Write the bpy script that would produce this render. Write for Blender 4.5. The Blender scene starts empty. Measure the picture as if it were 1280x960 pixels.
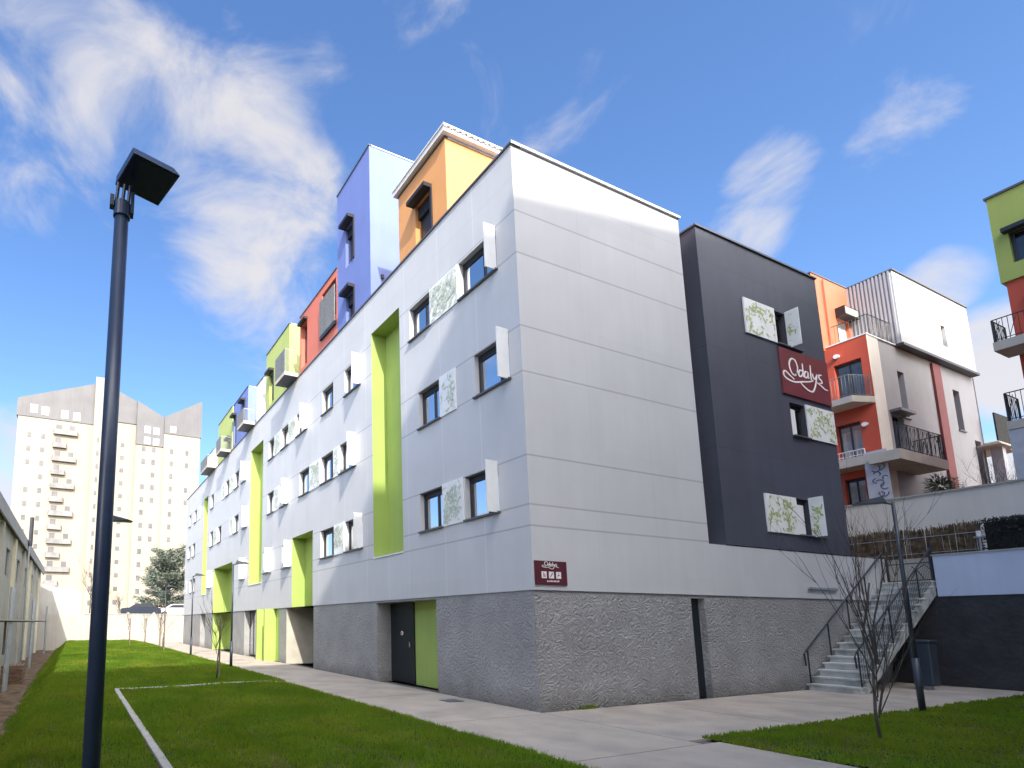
import bpy, bmesh, math, random
import numpy as np
from mathutils import Vector, Matrix
R = math.radians
random.seed(7)
SC = bpy.context.scene
COL = SC.collection

# ------------------------------------------------------------------ camera
W_PX = 1280.0
F_PX, CX, CY = 692.72, 406.65, 682.14
yaw, pitch = R(65.966), R(7.9348)
cam_d = bpy.data.cameras.new('camera')
cam = bpy.data.objects.new('camera', cam_d); COL.objects.link(cam)
cam.location = (-8.4475, -8.5596, 1.75)
fwd = Vector((math.cos(yaw)*math.cos(pitch), math.sin(yaw)*math.cos(pitch), math.sin(pitch)))
rgt = Vector((math.sin(yaw), -math.cos(yaw), 0)); up = rgt.cross(fwd)
cam.rotation_euler = Matrix((rgt, up, -fwd)).transposed().to_euler()
cam_d.sensor_width = 36.0; cam_d.sensor_fit = 'HORIZONTAL'
cam_d.lens = F_PX/W_PX*36.0
cam_d.shift_x = (640-CX)/W_PX; cam_d.shift_y = (CY-480)/W_PX
cam_d.clip_start = 0.1; cam_d.clip_end = 3000
SC.camera = cam

# ------------------------------------------------------------------ light
TO_SUN = Vector((-0.26, -1.0, 0.765)).normalized()
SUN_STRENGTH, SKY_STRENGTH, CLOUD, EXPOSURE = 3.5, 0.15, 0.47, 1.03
SUNWARD_FILL = 10.0  # gain on the unseen sun-side clouds, added to lift the shaded walls
sun_d = bpy.data.lights.new('sun', 'SUN'); sun_d.energy = SUN_STRENGTH; sun_d.angle = R(0.9)
sun_d.color = (1.0, 0.94, 0.84)
sun = bpy.data.objects.new('sun', sun_d); COL.objects.link(sun)
sun.rotation_euler = TO_SUN.to_track_quat('Z', 'Y').to_euler()
w = bpy.data.worlds.new('World'); SC.world = w; w.use_nodes = True
nt = w.node_tree; nt.nodes.clear()
def N(t, **k):
    n = nt.nodes.new(t)
    for a, b in k.items(): setattr(n, a, b)
    return n
def wl(a, b): nt.links.new(a, b)
sky = N('ShaderNodeTexSky', sky_type='NISHITA', sun_disc=False)
sky.sun_elevation = math.asin(TO_SUN.z); sky.sun_rotation = math.atan2(TO_SUN.x, TO_SUN.y)
sky.air_density = 1.0; sky.dust_density = 0.7; sky.ozone_density = 3.5
geo = N('ShaderNodeTexCoord')
nz = N('ShaderNodeTexNoise'); nz.inputs['Scale'].default_value = 5.5; nz.inputs['Detail'].default_value = 11
nz.inputs['Roughness'].default_value = 0.58; nz.inputs['Distortion'].default_value = 0.5
mp = N('ShaderNodeMapping'); mp.inputs['Scale'].default_value = (1.0, 1.0, 1.5); mp.inputs['Location'].default_value = (3.1, 1.7, 0.4)
wl(geo.outputs['Generated'], mp.inputs['Vector']); wl(mp.outputs[0], nz.inputs['Vector'])
# cloud banks: direction, angular radius (deg), weight; last row unseen, added as fill light
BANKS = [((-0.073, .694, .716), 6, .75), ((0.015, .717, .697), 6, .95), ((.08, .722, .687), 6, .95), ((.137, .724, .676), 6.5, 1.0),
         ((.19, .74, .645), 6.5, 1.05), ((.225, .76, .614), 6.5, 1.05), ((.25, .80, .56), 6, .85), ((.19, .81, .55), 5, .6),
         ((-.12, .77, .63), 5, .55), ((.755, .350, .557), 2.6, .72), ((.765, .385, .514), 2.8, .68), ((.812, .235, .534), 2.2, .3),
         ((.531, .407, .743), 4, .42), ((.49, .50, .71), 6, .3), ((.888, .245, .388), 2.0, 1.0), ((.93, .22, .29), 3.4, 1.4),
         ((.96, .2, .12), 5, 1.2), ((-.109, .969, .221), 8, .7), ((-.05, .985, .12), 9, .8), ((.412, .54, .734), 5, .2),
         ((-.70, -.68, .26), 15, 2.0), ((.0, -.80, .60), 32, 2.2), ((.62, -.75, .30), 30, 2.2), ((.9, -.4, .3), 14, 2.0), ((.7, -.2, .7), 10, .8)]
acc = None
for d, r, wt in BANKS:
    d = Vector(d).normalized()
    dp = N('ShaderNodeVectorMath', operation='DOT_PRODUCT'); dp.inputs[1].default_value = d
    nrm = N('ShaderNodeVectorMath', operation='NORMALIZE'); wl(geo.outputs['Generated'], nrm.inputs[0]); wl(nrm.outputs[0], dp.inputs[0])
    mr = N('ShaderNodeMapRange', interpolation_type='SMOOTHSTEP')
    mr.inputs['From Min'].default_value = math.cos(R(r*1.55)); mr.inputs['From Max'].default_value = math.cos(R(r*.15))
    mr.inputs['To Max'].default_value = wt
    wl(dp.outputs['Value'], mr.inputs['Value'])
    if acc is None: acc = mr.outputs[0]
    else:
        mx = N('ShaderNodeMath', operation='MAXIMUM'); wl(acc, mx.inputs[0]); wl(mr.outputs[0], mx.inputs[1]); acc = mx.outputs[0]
ns = N('ShaderNodeMath', operation='MULTIPLY_ADD'); ns.inputs[1].default_value = 3.0; ns.inputs[2].default_value = -1.86
wl(nz.outputs['Fac'], ns.inputs[0])
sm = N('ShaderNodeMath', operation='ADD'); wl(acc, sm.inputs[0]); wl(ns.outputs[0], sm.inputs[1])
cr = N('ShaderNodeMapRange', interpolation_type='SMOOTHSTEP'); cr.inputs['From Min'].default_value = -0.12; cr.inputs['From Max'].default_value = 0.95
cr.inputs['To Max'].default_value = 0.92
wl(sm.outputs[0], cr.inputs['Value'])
bg = N('ShaderNodeBackground'); bg.inputs['Strength'].default_value = SKY_STRENGTH
hs = N('ShaderNodeHueSaturation'); hs.inputs['Saturation'].default_value = 1.12; hs.inputs['Hue'].default_value = .505; wl(sky.outputs[0], hs.inputs['Color']); wl(hs.outputs[0], bg.inputs['Color'])
bc = N('ShaderNodeBackground'); bc.inputs['Color'].default_value = (.88, .855, .87, 1); # clouds boosted towards the sun, out of view, as added fill
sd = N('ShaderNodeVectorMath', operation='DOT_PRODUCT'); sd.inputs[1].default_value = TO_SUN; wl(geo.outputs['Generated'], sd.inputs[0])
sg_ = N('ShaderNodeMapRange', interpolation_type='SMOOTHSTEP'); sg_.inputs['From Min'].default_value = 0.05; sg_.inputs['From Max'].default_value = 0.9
sg_.inputs['To Min'].default_value = CLOUD; sg_.inputs['To Max'].default_value = CLOUD*SUNWARD_FILL; wl(sd.outputs['Value'], sg_.inputs['Value']); wl(sg_.outputs[0], bc.inputs['Strength'])
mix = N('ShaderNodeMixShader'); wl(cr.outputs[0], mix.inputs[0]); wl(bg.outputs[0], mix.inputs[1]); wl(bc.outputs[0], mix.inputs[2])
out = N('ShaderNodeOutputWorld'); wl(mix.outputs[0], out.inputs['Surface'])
vs = SC.view_settings
vs.view_transform = 'Standard'; vs.look = 'None'; vs.exposure = EXPOSURE; vs.gamma = 1; vs.use_curve_mapping = False

# ------------------------------------------------------------------ materials
def mat(name, col, rough=.6, var=.12, vscale=1.5, bump=0, bscale=30, metal=0, spec=.5, streak=0, joints=None, detail=5, col2=None, bdist=.02, c2pos=(.45, .6)):
    m = bpy.data.materials.new(name); m.use_nodes = True
    t = m.node_tree; b = t.nodes['Principled BSDF']; L = t.links.new
    b.inputs['Roughness'].default_value = rough; b.inputs['Metallic'].default_value = metal
    b.inputs['Specular IOR Level'].default_value = spec
    tc = t.nodes.new('ShaderNodeTexCoord'); P = tc.outputs['Object']
    n = t.nodes.new('ShaderNodeTexNoise'); n.inputs['Scale'].default_value = vscale; n.inputs['Detail'].default_value = detail
    L(P, n.inputs['Vector'])
    r = t.nodes.new('ShaderNodeMapRange'); r.inputs['From Min'].default_value = .3; r.inputs['From Max'].default_value = .7
    r.inputs['To Min'].default_value = 1-var; r.inputs['To Max'].default_value = 1+var; L(n.outputs['Fac'], r.inputs['Value'])
    fac = r.outputs[0]
    def mul(a, bb):
        x = t.nodes.new('ShaderNodeMath'); x.operation = 'MULTIPLY'; L(a, x.inputs[0]); L(bb, x.inputs[1]); return x.outputs[0]
    if streak:
        mpn = t.nodes.new('ShaderNodeMapping'); mpn.inputs['Scale'].default_value = (3, 3, .18); L(P, mpn.inputs['Vector'])
        n2 = t.nodes.new('ShaderNodeTexNoise'); n2.inputs['Scale'].default_value = 1.3; n2.inputs['Detail'].default_value = 6; L(mpn.outputs[0], n2.inputs['Vector'])
        r2 = t.nodes.new('ShaderNodeMapRange'); r2.inputs['From Min'].default_value = .35; r2.inputs['From Max'].default_value = .7
        r2.inputs['To Min'].default_value = 1; r2.inputs['To Max'].default_value = 1-streak; L(n2.outputs['Fac'], r2.inputs['Value'])
        fac = mul(fac, r2.outputs[0])
    if joints:   # (axis, positions, half width, factor)
        sp = t.nodes.new('ShaderNodeSeparateXYZ'); L(P, sp.inputs[0])
        for ax, pos, hw, f in joints:
            for p in pos:
                s = t.nodes.new('ShaderNodeMath'); s.operation = 'SUBTRACT'; L(sp.outputs[ax], s.inputs[0]); s.inputs[1].default_value = p
                a = t.nodes.new('ShaderNodeMath'); a.operation = 'ABSOLUTE'; L(s.outputs[0], a.inputs[0])
                q = t.nodes.new('ShaderNodeMapRange'); q.inputs['From Min'].default_value = hw*.5; q.inputs['From Max'].default_value = hw*1.3
                q.inputs['To Min'].default_value = f; q.inputs['To Max'].default_value = 1; L(a.outputs[0], q.inputs['Value'])
                fac = mul(fac, q.outputs[0])
    base = t.nodes.new('ShaderNodeRGB'); base.outputs[0].default_value = (*col, 1); csrc = base.outputs[0]
    if col2:
        n3 = t.nodes.new('ShaderNodeTexNoise'); n3.inputs['Scale'].default_value = vscale*.6; n3.inputs['Detail'].default_value = 6; L(P, n3.inputs['Vector'])
        r3 = t.nodes.new('ShaderNodeMapRange'); r3.inputs['From Min'].default_value = c2pos[0]; r3.inputs['From Max'].default_value = c2pos[1]; L(n3.outputs['Fac'], r3.inputs['Value'])
        mc = t.nodes.new('ShaderNodeMix'); mc.data_type = 'RGBA'; L(r3.outputs[0], mc.inputs[0]); L(csrc, mc.inputs[6]); mc.inputs[7].default_value = (*col2, 1)
        csrc = mc.outputs[2]
    vm = t.nodes.new('ShaderNodeVectorMath'); vm.operation = 'SCALE'; L(csrc, vm.inputs[0]); L(fac, vm.inputs['Scale'])
    L(vm.outputs[0], b.inputs['Base Color'])
    if bump:
        nb = t.nodes.new('ShaderNodeTexNoise'); nb.inputs['Scale'].default_value = bscale; nb.inputs['Detail'].default_value = 6; L(P, nb.inputs['Vector'])
        bp = t.nodes.new('ShaderNodeBump'); bp.inputs['Strength'].default_value = bump; bp.inputs['Distance'].default_value = bdist
        L(nb.outputs['Fac'], bp.inputs['Height']); L(bp.outputs[0], b.inputs['Normal'])
    return m

ZJ = [10.93, 9.9, 8.17, 7.12, 5.26, 4.2, 3.75]
M = {}
M['white_panel'] = mat('white_panel', (.555, .555, .56), .5, .035, .8, .25, 60, spec=.35, streak=.03,
                       joints=[(2, ZJ, .02, .68), (2, [11.75], .012, .9), (1, [1.4, 2.9, 4.6, 7.05, 8.7, 11.0, 15.3, 17.9, 21.0, 22.9, 27.2, 29.6, 34.2, 37.6], .014, 1.16),
                               (0, [1.95, 3.9], .01, .93), (1, [5.7, 9.6, 12.5, 14.2, 16.6], .014, 1.12)])
def cells(m, sy, sz, amt):
    t = m.node_tree; b = t.nodes['Principled BSDF']; L = t.links.new; src = b.inputs['Base Color'].links[0].from_socket
    tc = t.nodes.new('ShaderNodeTexCoord'); d = t.nodes.new('ShaderNodeVectorMath'); d.operation = 'DIVIDE'; d.inputs[1].default_value = (sy, sy, sz); L(tc.outputs['Object'], d.inputs[0])
    f = t.nodes.new('ShaderNodeVectorMath'); f.operation = 'FLOOR'; L(d.outputs[0], f.inputs[0]); wn = t.nodes.new('ShaderNodeTexWhiteNoise'); L(f.outputs[0], wn.inputs['Vector'])
    r = t.nodes.new('ShaderNodeMapRange'); r.inputs['To Min'].default_value = 1-amt; r.inputs['To Max'].default_value = 1+amt; L(wn.outputs['Value'], r.inputs['Value'])
    v = t.nodes.new('ShaderNodeVectorMath'); v.operation = 'SCALE'; L(src, v.inputs[0]); L(r.outputs[0], v.inputs['Scale']); L(v.outputs[0], b.inputs['Base Color'])
def grime(m, z0, z1, amt, col=(.10, .09, .07)):
    t = m.node_tree; b = t.nodes['Principled BSDF']; L = t.links.new; src = b.inputs['Base Color'].links[0].from_socket
    tc = t.nodes.new('ShaderNodeTexCoord'); sp = t.nodes.new('ShaderNodeSeparateXYZ'); L(tc.outputs['Object'], sp.inputs[0])
    n = t.nodes.new('ShaderNodeTexNoise'); n.inputs['Scale'].default_value = 2.2; n.inputs['Detail'].default_value = 7; L(tc.outputs['Object'], n.inputs['Vector'])
    a = t.nodes.new('ShaderNodeMath'); a.operation = 'MULTIPLY_ADD'; a.inputs[1].default_value = -(z1-z0)*1.6; L(n.outputs['Fac'], a.inputs[0]); L(sp.outputs[2], a.inputs[2])
    r = t.nodes.new('ShaderNodeMapRange'); r.inputs['From Min'].default_value = z0-(z1-z0)*.8; r.inputs['From Max'].default_value = z1-(z1-z0)*.8; r.inputs['To Min'].default_value = amt; r.inputs['To Max'].default_value = 0; L(a.outputs[0], r.inputs['Value'])
    mx = t.nodes.new('ShaderNodeMix'); mx.data_type = 'RGBA'; L(r.outputs[0], mx.inputs[0]); L(src, mx.inputs[6]); mx.inputs[7].default_value = (*col, 1); L(mx.outputs[2], b.inputs['Base Color'])
cells(M['white_panel'], 2.37, 1.41, .022)
M['dark_panel'] = mat('dark_panel', (.066, .073, .098), .45, .08, .9, .2, 50, spec=.45, streak=.12, joints=[(2, [11.6, 9.1, 6.3], .014, .8), (0, [8.3], .012, .85)])
M['coping'] = mat('coping', (.72, .72, .72), .3, .05, 3, metal=0)
M['dark_coping'] = mat('dark_coping', (.09, .09, .10), .4, .05, 3)
M['lime'] = mat('lime', (.335, .445, .11), .55, .06, 1.2, .1, 40, streak=.06)
M['lime_roof'] = mat('lime_roof', (.42, .49, .14), .6, .06, 1.2, .1, 40, streak=.06)
M['orange'] = mat('orange', (.66, .31, .11), .6, .05, 1.0, .1, 40, streak=.05)
M['blue'] = mat('blue', (.15, .20, .46), .6, .05, 1.0, .1, 40, streak=.05)
M['salmon'] = mat('salmon', (.60, .17, .11), .6, .05, 1.0, .1, 40, streak=.05)
M['white_render'] = mat('white_render', (.72, .70, .66), .7, .05, 1.0, .15, 50, streak=.08)
M['frame'] = mat('frame', (.025, .027, .033), .4, .1, 5)
M['hood'] = mat('hood', (.012, .012, .018), .5, .1, 5)
M['sill'] = mat('sill', (.10, .10, .115), .4, .1, 5)
M['shutter'] = mat('shutter', (.80, .80, .78), .5, .04, 4)
M['leaf'] = mat('leaf', (.42, .49, .20), .5, .25, 9)
M['leafgrey'] = mat('leafgrey', (.52, .57, .45), .5, .2, 9)
M['curtain'] = mat('curtain', (.72, .70, .66), .8, .12, 6)
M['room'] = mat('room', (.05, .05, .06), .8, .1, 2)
M['concrete'] = mat('concrete', (.43, .375, .305), .85, .11, 1.3, .35, 45, streak=0, col2=(.37, .325, .27), spec=.2)
M['joint'] = mat('joint', (.13, .12, .11), .95, .2, 8)
M['soil'] = mat('soil', (.20, .13, .09), .95, .35, 3.5, .9, 22, col2=(.12, .10, .06), bdist=.06, spec=.1)
M['groundfar'] = mat('groundfar', (.16, .15, .13), .95, .2, .3, spec=.1)
M['asphalt'] = mat('asphalt', (.06, .06, .06), .9, .15, 1.0)
M['lawn'] = mat('lawn', (.05, .085, .012), .9, .4, 2.6, .8, 60, col2=(.12, .10, .04), spec=.1, bdist=.03)
M['blade'] = mat('blade', (.068, .145, .013), .7, .4, .9, col2=(.16, .19, .025), spec=.15)
M['edge'] = mat('edge', (.42, .40, .36), .85, .15, 5, .4, 40)
M['pole'] = mat('pole', (.024, .042, .085), .38, .15, 6, spec=.6)
M['pole2'] = mat('pole2', (.035, .045, .06), .4, .15, 6)
M['lampglass'] = mat('lampglass', (.03, .035, .075), .18, .1, 12)
M['steel'] = mat('steel', (.42, .44, .47), .4, .12, 5, metal=.6)
M['rail'] = mat('rail', (.018, .022, .03), .5, .1, 8)
M['stair'] = mat('stair', (.52, .52, .49), .85, .14, 4, .4, 40, col2=(.33, .34, .31))
M['darkstone'] = mat('darkstone', (.040, .040, .043), .8, .25, 2.5, .9, 9, bdist=.04)
M['lavender'] = mat('lavender', (.60, .66, .82), .6, .05, .9, .15, 50, streak=.06)
M['cream'] = mat('cream', (.82, .75, .65), .85, .05, .7, .3, 40, streak=.06)
M['beige'] = mat('beige', (.42, .39, .32), .85, .12, 2, .3, 40)
M['grey_render'] = mat('grey_render', (.36, .35, .355), .8, .05, .8, .3, 40, streak=.06)
M['upper_white'] = mat('upper_white', (.60, .60, .59), .5, .03, .8)
M['redwall'] = mat('redwall', (.50, .075, .035), .7, .06, 1, .2, 40)
M['redstripe'] = mat('redstripe', (.22, .045, .04), .7, .08, 1)
M['salmon_wall'] = mat('salmon_wall', (.55, .155, .075), .7, .05, 1, .2, 40)
M['magenta'] = mat('magenta', (.33, .02, .08), .7, .05, 1)
M['slab'] = mat('slab', (.52, .47, .39), .8, .08, 2, streak=.08)
M['green_wall'] = mat('green_wall', (.34, .40, .085), .6, .05, 1, streak=.05)
M['corrugated'] = mat('corrugated', (.42, .43, .44), .45, .05, 2, metal=.2)
M['burgundy'] = mat('burgundy', (.17, .035, .045), .4, .1, 3)
M['burgundy2'] = mat('burgundy2', (.10, .018, .028), .4, .1, 3)
M['letter'] = mat('letter', (.85, .80, .78), .5, .05, 5)
M['tower'] = mat('tower', (.28, .245, .185), .8, .03, .05, streak=.03)
M['zinc'] = mat('zinc', (.10, .098, .10), .6, .1, .4, streak=.12)
M['towerwin'] = mat('towerwin', (.085, .08, .08), .4, .3, .9)
M['towerbalc'] = mat('towerbalc', (.17, .165, .155), .7, .25, .7)
M['shedwall'] = mat('shedwall', (.44, .42, .37), .8, .08, 1, streak=.15)
M['shedcream'] = mat('shedcream', (.66, .60, .44), .8, .08, 1, streak=.12)
M['shedroof'] = mat('shedroof', (.28, .27, .28), .6, .12, 1, streak=.15)
M['blockwall'] = mat('blockwall', (.43, .395, .345), .85, .08, .6, .3, 30, streak=.12, joints=[(0, [-10, -7.5, -5, -2.5, 0, 2.5], .02, .85)])
M['brush'] = mat('brush', (.17, .115, .065), .95, .4, 9, .6, 40, col2=(.08, .055, .03))
M['hedge'] = mat('hedge', (.02, .022, .018), .9, .4, 6)
M['bark'] = mat('bark', (.10, .085, .07), .9, .2, 10)
M['twig'] = mat('twig', (.075, .058, .05), .9, .2, 10)
M['needle'] = mat('needle', (.10, .13, .095), .8, .4, .8, col2=(.17, .19, .15))
M['shrubleaf'] = mat('shrubleaf', (.05, .075, .025), .8, .4, 4)
M['stake'] = mat('stake', (.20, .15, .10), .9, .2, 8)
M['neighbour'] = mat('neighbour', (.60, .57, .53), .8, .08, .5)
M['car_blue'] = mat('car_blue', (.018, .026, .045), .3, .02, 2, spec=.7)
M['car_white'] = mat('car_white', (.72, .72, .74), .3, .02, 2, spec=.7)
M['tyre'] = mat('tyre', (.02, .02, .02), .8, .1, 5)
M['bin'] = mat('bin', (.04, .052, .068), .45, .1, 4)
M['screen'] = mat('screen', (.50, .50, .52), .6, .1, 4)
M['screenpat'] = mat('screenpat', (.10, .10, .20), .6, .1, 4)
M['pallet'] = mat('pallet', (.25, .16, .11), .9, .3, 5)
M['mesh'] = mat('mesh', (.19, .19, .18), .6, .3, 14, streak=.2)
M['darkdoor'] = mat('darkdoor', (.008, .014, .02), .4, .1, 3)
M['roofing'] = mat('roofing', (.45, .45, .44), .8, .1, 1)
M['towels'] = mat('towels', (.55, .2, .2), .8, .2, 5)

# glass: fresnel mix of reflection and tinted transparency
def glass_mat(name, tint, refl=.12):
    m = bpy.data.materials.new(name); m.use_nodes = True; t = m.node_tree; t.nodes.clear(); L = t.links.new
    o = t.nodes.new('ShaderNodeOutputMaterial'); mx = t.nodes.new('ShaderNodeMixShader')
    g = t.nodes.new('ShaderNodeBsdfGlossy'); g.inputs['Roughness'].default_value = .02; g.inputs['Color'].default_value = (.62, .64, .66, 1)
    tr = t.nodes.new('ShaderNodeBsdfTransparent'); tr.inputs['Color'].default_value = (*tint, 1)
    f = t.nodes.new('ShaderNodeFresnel'); f.inputs['IOR'].default_value = 1.5
    a = t.nodes.new('ShaderNodeMath'); a.operation = 'ADD'; a.inputs[1].default_value = refl; a.use_clamp = True
    n = t.nodes.new('ShaderNodeTexNoise'); n.inputs['Scale'].default_value = .7
    tc = t.nodes.new('ShaderNodeTexCoord'); L(tc.outputs['Object'], n.inputs['Vector'])
    bp = t.nodes.new('ShaderNodeBump'); bp.inputs['Strength'].default_value = .06; L(n.outputs['Fac'], bp.inputs['Height']); L(bp.outputs[0], g.inputs['Normal'])
    L(f.outputs[0], a.inputs[0]); L(a.outputs[0], mx.inputs[0]); L(tr.outputs[0], mx.inputs[1]); L(g.outputs[0], mx.inputs[2]); L(mx.outputs[0], o.inputs['Surface'])
    return m
M['glass'] = glass_mat('glass', (.7, .75, .78), .05)
# lawn blades: light comes through them
def add_translucent(m, col, f):
    t = m.node_tree; b = t.nodes['Principled BSDF']; o = t.nodes['Material Output']
    tr = t.nodes.new('ShaderNodeBsdfTranslucent'); tr.inputs['Color'].default_value = (*col, 1)
    mx = t.nodes.new('ShaderNodeMixShader'); mx.inputs[0].default_value = f
    t.links.new(b.outputs[0], mx.inputs[1]); t.links.new(tr.outputs[0], mx.inputs[2]); t.links.new(mx.outputs[0], o.inputs['Surface'])
add_translucent(M['blade'], (.42, .56, .03), .5)
def embossed(name, col):
    m = bpy.data.materials.new(name); m.use_nodes = True; t = m.node_tree; b = t.nodes['Principled BSDF']; L = t.links.new
    b.inputs['Roughness'].default_value = .55; b.inputs['Specular IOR Level'].default_value = .5
    tc = t.nodes.new('ShaderNodeTexCoord'); P = tc.outputs['Object']
    n0 = t.nodes.new('ShaderNodeTexNoise'); n0.inputs['Scale'].default_value = 2.2; n0.inputs['Detail'].default_value = 3; L(P, n0.inputs['Vector'])
    sc = t.nodes.new('ShaderNodeVectorMath'); sc.operation = 'SCALE'; sc.inputs['Scale'].default_value = 1.6; L(n0.outputs['Color'], sc.inputs[0])
    ad = t.nodes.new('ShaderNodeVectorMath'); ad.operation = 'ADD'; L(P, ad.inputs[0]); L(sc.outputs[0], ad.inputs[1])
    wv = t.nodes.new('ShaderNodeTexWave'); wv.bands_direction = 'DIAGONAL'; wv.inputs['Scale'].default_value = 2.7; wv.inputs['Distortion'].default_value = 7; wv.inputs['Detail'].default_value = 3
    wv.inputs['Detail Scale'].default_value = 1.6; L(ad.outputs[0], wv.inputs['Vector'])
    vo = t.nodes.new('ShaderNodeTexVoronoi'); vo.inputs['Scale'].default_value = 13; L(ad.outputs[0], vo.inputs['Vector'])
    a = t.nodes.new('ShaderNodeMath'); a.operation = 'MULTIPLY_ADD'; L(vo.outputs['Distance'], a.inputs[0]); a.inputs[1].default_value = .55; L(wv.outputs['Fac'], a.inputs[2])
    bp = t.nodes.new('ShaderNodeBump'); bp.inputs['Strength'].default_value = .5; bp.inputs['Distance'].default_value = .045; L(a.outputs[0], bp.inputs['Height']); L(bp.outputs[0], b.inputs['Normal'])
    n1 = t.nodes.new('ShaderNodeTexNoise'); n1.inputs['Scale'].default_value = 1.2; n1.inputs['Detail'].default_value = 5; L(P, n1.inputs['Vector'])
    r = t.nodes.new('ShaderNodeMapRange'); r.inputs['From Min'].default_value = .3; r.inputs['From Max'].default_value = .7; r.inputs['To Min'].default_value = .86; r.inputs['To Max'].default_value = 1.12
    L(n1.outputs['Fac'], r.inputs['Value'])
    vm = t.nodes.new('ShaderNodeVectorMath'); vm.operation = 'SCALE'; vm.inputs[0].default_value = col; L(r.outputs[0], vm.inputs['Scale']); L(vm.outputs[0], b.inputs['Base Color'])
    return m
M['stone'] = embossed('stone', (.31, .305, .30))

grime(M['stone'], 0.0, .45, .55); grime(M['darkstone'], 0, .4, .5, (.05, .045, .04)); cells(M['dark_panel'], 2.6, 2.9, .03)
# ------------------------------------------------------------------ mesh helpers
class MB:
    def __init__(s): s.v = []; s.f = []; s.m = []; s.mats = []
    def mi(s, m):
        if m not in s.mats: s.mats.append(m)
        return s.mats.index(m)
    def face(s, pts, m):
        i = len(s.v); s.v += [tuple(p) for p in pts]; s.f.append(tuple(range(i, i+len(pts)))); s.m.append(s.mi(m))
    def box(s, x0, x1, y0, y1, z0, z1, m):
        if x0 > x1: x0, x1 = x1, x0
        if y0 > y1: y0, y1 = y1, y0
        if z0 > z1: z0, z1 = z1, z0
        s.hexa([(x0,y0,z0),(x1,y0,z0),(x1,y1,z0),(x0,y1,z0),(x0,y0,z1),(x1,y0,z1),(x1,y1,z1),(x0,y1,z1)], m)
    def hexa(s, p, m):
        i = len(s.v); s.v += [tuple(q) for q in p]; k = s.mi(m)
        for f in ((0,3,2,1),(4,5,6,7),(0,1,5,4),(1,2,6,5),(2,3,7,6),(3,0,4,7)):
            s.f.append(tuple(i+j for j in f)); s.m.append(k)
    def tube(s, pts, r, m, n=8, r1=None, cap=True):
        pts = [Vector(p) for p in pts]; k = s.mi(m); rings = []
        for j, p in enumerate(pts):
            d = (pts[min(j+1, len(pts)-1)] - pts[max(j-1, 0)])
            if d.length < 1e-9: d = Vector((0, 0, 1))
            d.normalize(); a = d.orthogonal().normalized() if abs(d.z) < .95 else Vector((1, 0, 0)).cross(d).normalized()
            if abs(d.z) < .95: a = Vector((0, 0, 1)).cross(d).normalized()
            b = d.cross(a); rr = r if r1 is None else r + (r1-r)*j/(len(pts)-1)
            i = len(s.v); rings.append(i)
            for q in range(n):
                t = 2*math.pi*q/n; s.v.append(tuple(p + a*math.cos(t)*rr + b*math.sin(t)*rr))
        for j in range(len(pts)-1):
            for q in range(n):
                s.f.append((rings[j]+q, rings[j]+(q+1) % n, rings[j+1]+(q+1) % n, rings[j+1]+q)); s.m.append(k)
        if cap:
            s.f.append(tuple(rings[0]+q for q in reversed(range(n)))); s.m.append(k)
            s.f.append(tuple(rings[-1]+q for q in range(n))); s.m.append(k)
    def bar(s, p, q, w, m): s.tube([p, q], w/2, m, 4)
    def build(s, name, parent=None, smooth=False, bevel=0):
        me = bpy.data.meshes.new(name)
        o = bpy.data.objects.new(name, me); COL.objects.link(o)
        off = Vector((0, 0, 0)); p = parent
        while p is not None: off += p.location; p = p.parent
        me.from_pydata([(a-off.x, b-off.y, c-off.z) for a, b, c in s.v], [], s.f)
        for m in s.mats: me.materials.append(M[m])
        me.polygons.foreach_set('material_index', s.m)
        if smooth: me.polygons.foreach_set('use_smooth', [True]*len(s.f))
        me.update()
        if parent: o.parent = parent
        if bevel:
            md = o.modifiers.new('bevel', 'BEVEL'); md.width = bevel; md.segments = 2; md.limit_method = 'ANGLE'
        return o

def tag(o, label=None, cat=None, group=None, kind=None):
    for k, v in (('label', label), ('category', cat), ('group', group), ('kind', kind)):
        if v: o[k] = v
    return o
def thing(name, label, cat, loc=(0, 0, 0), group=None):
    o = bpy.data.objects.new(name, None); COL.objects.link(o); o.location = loc; o.empty_display_size = .3
    return tag(o, label, cat, group)
def copy_tree(o, parent=None):
    c = o.copy(); COL.objects.link(c); c.parent = parent
    for ch in list(o.children): copy_tree(ch, c)
    return c
def BOX(name, parent, m, *a, bevel=0):
    b = MB(); b.box(*a, m); return b.build(name, parent, bevel=bevel)

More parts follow.
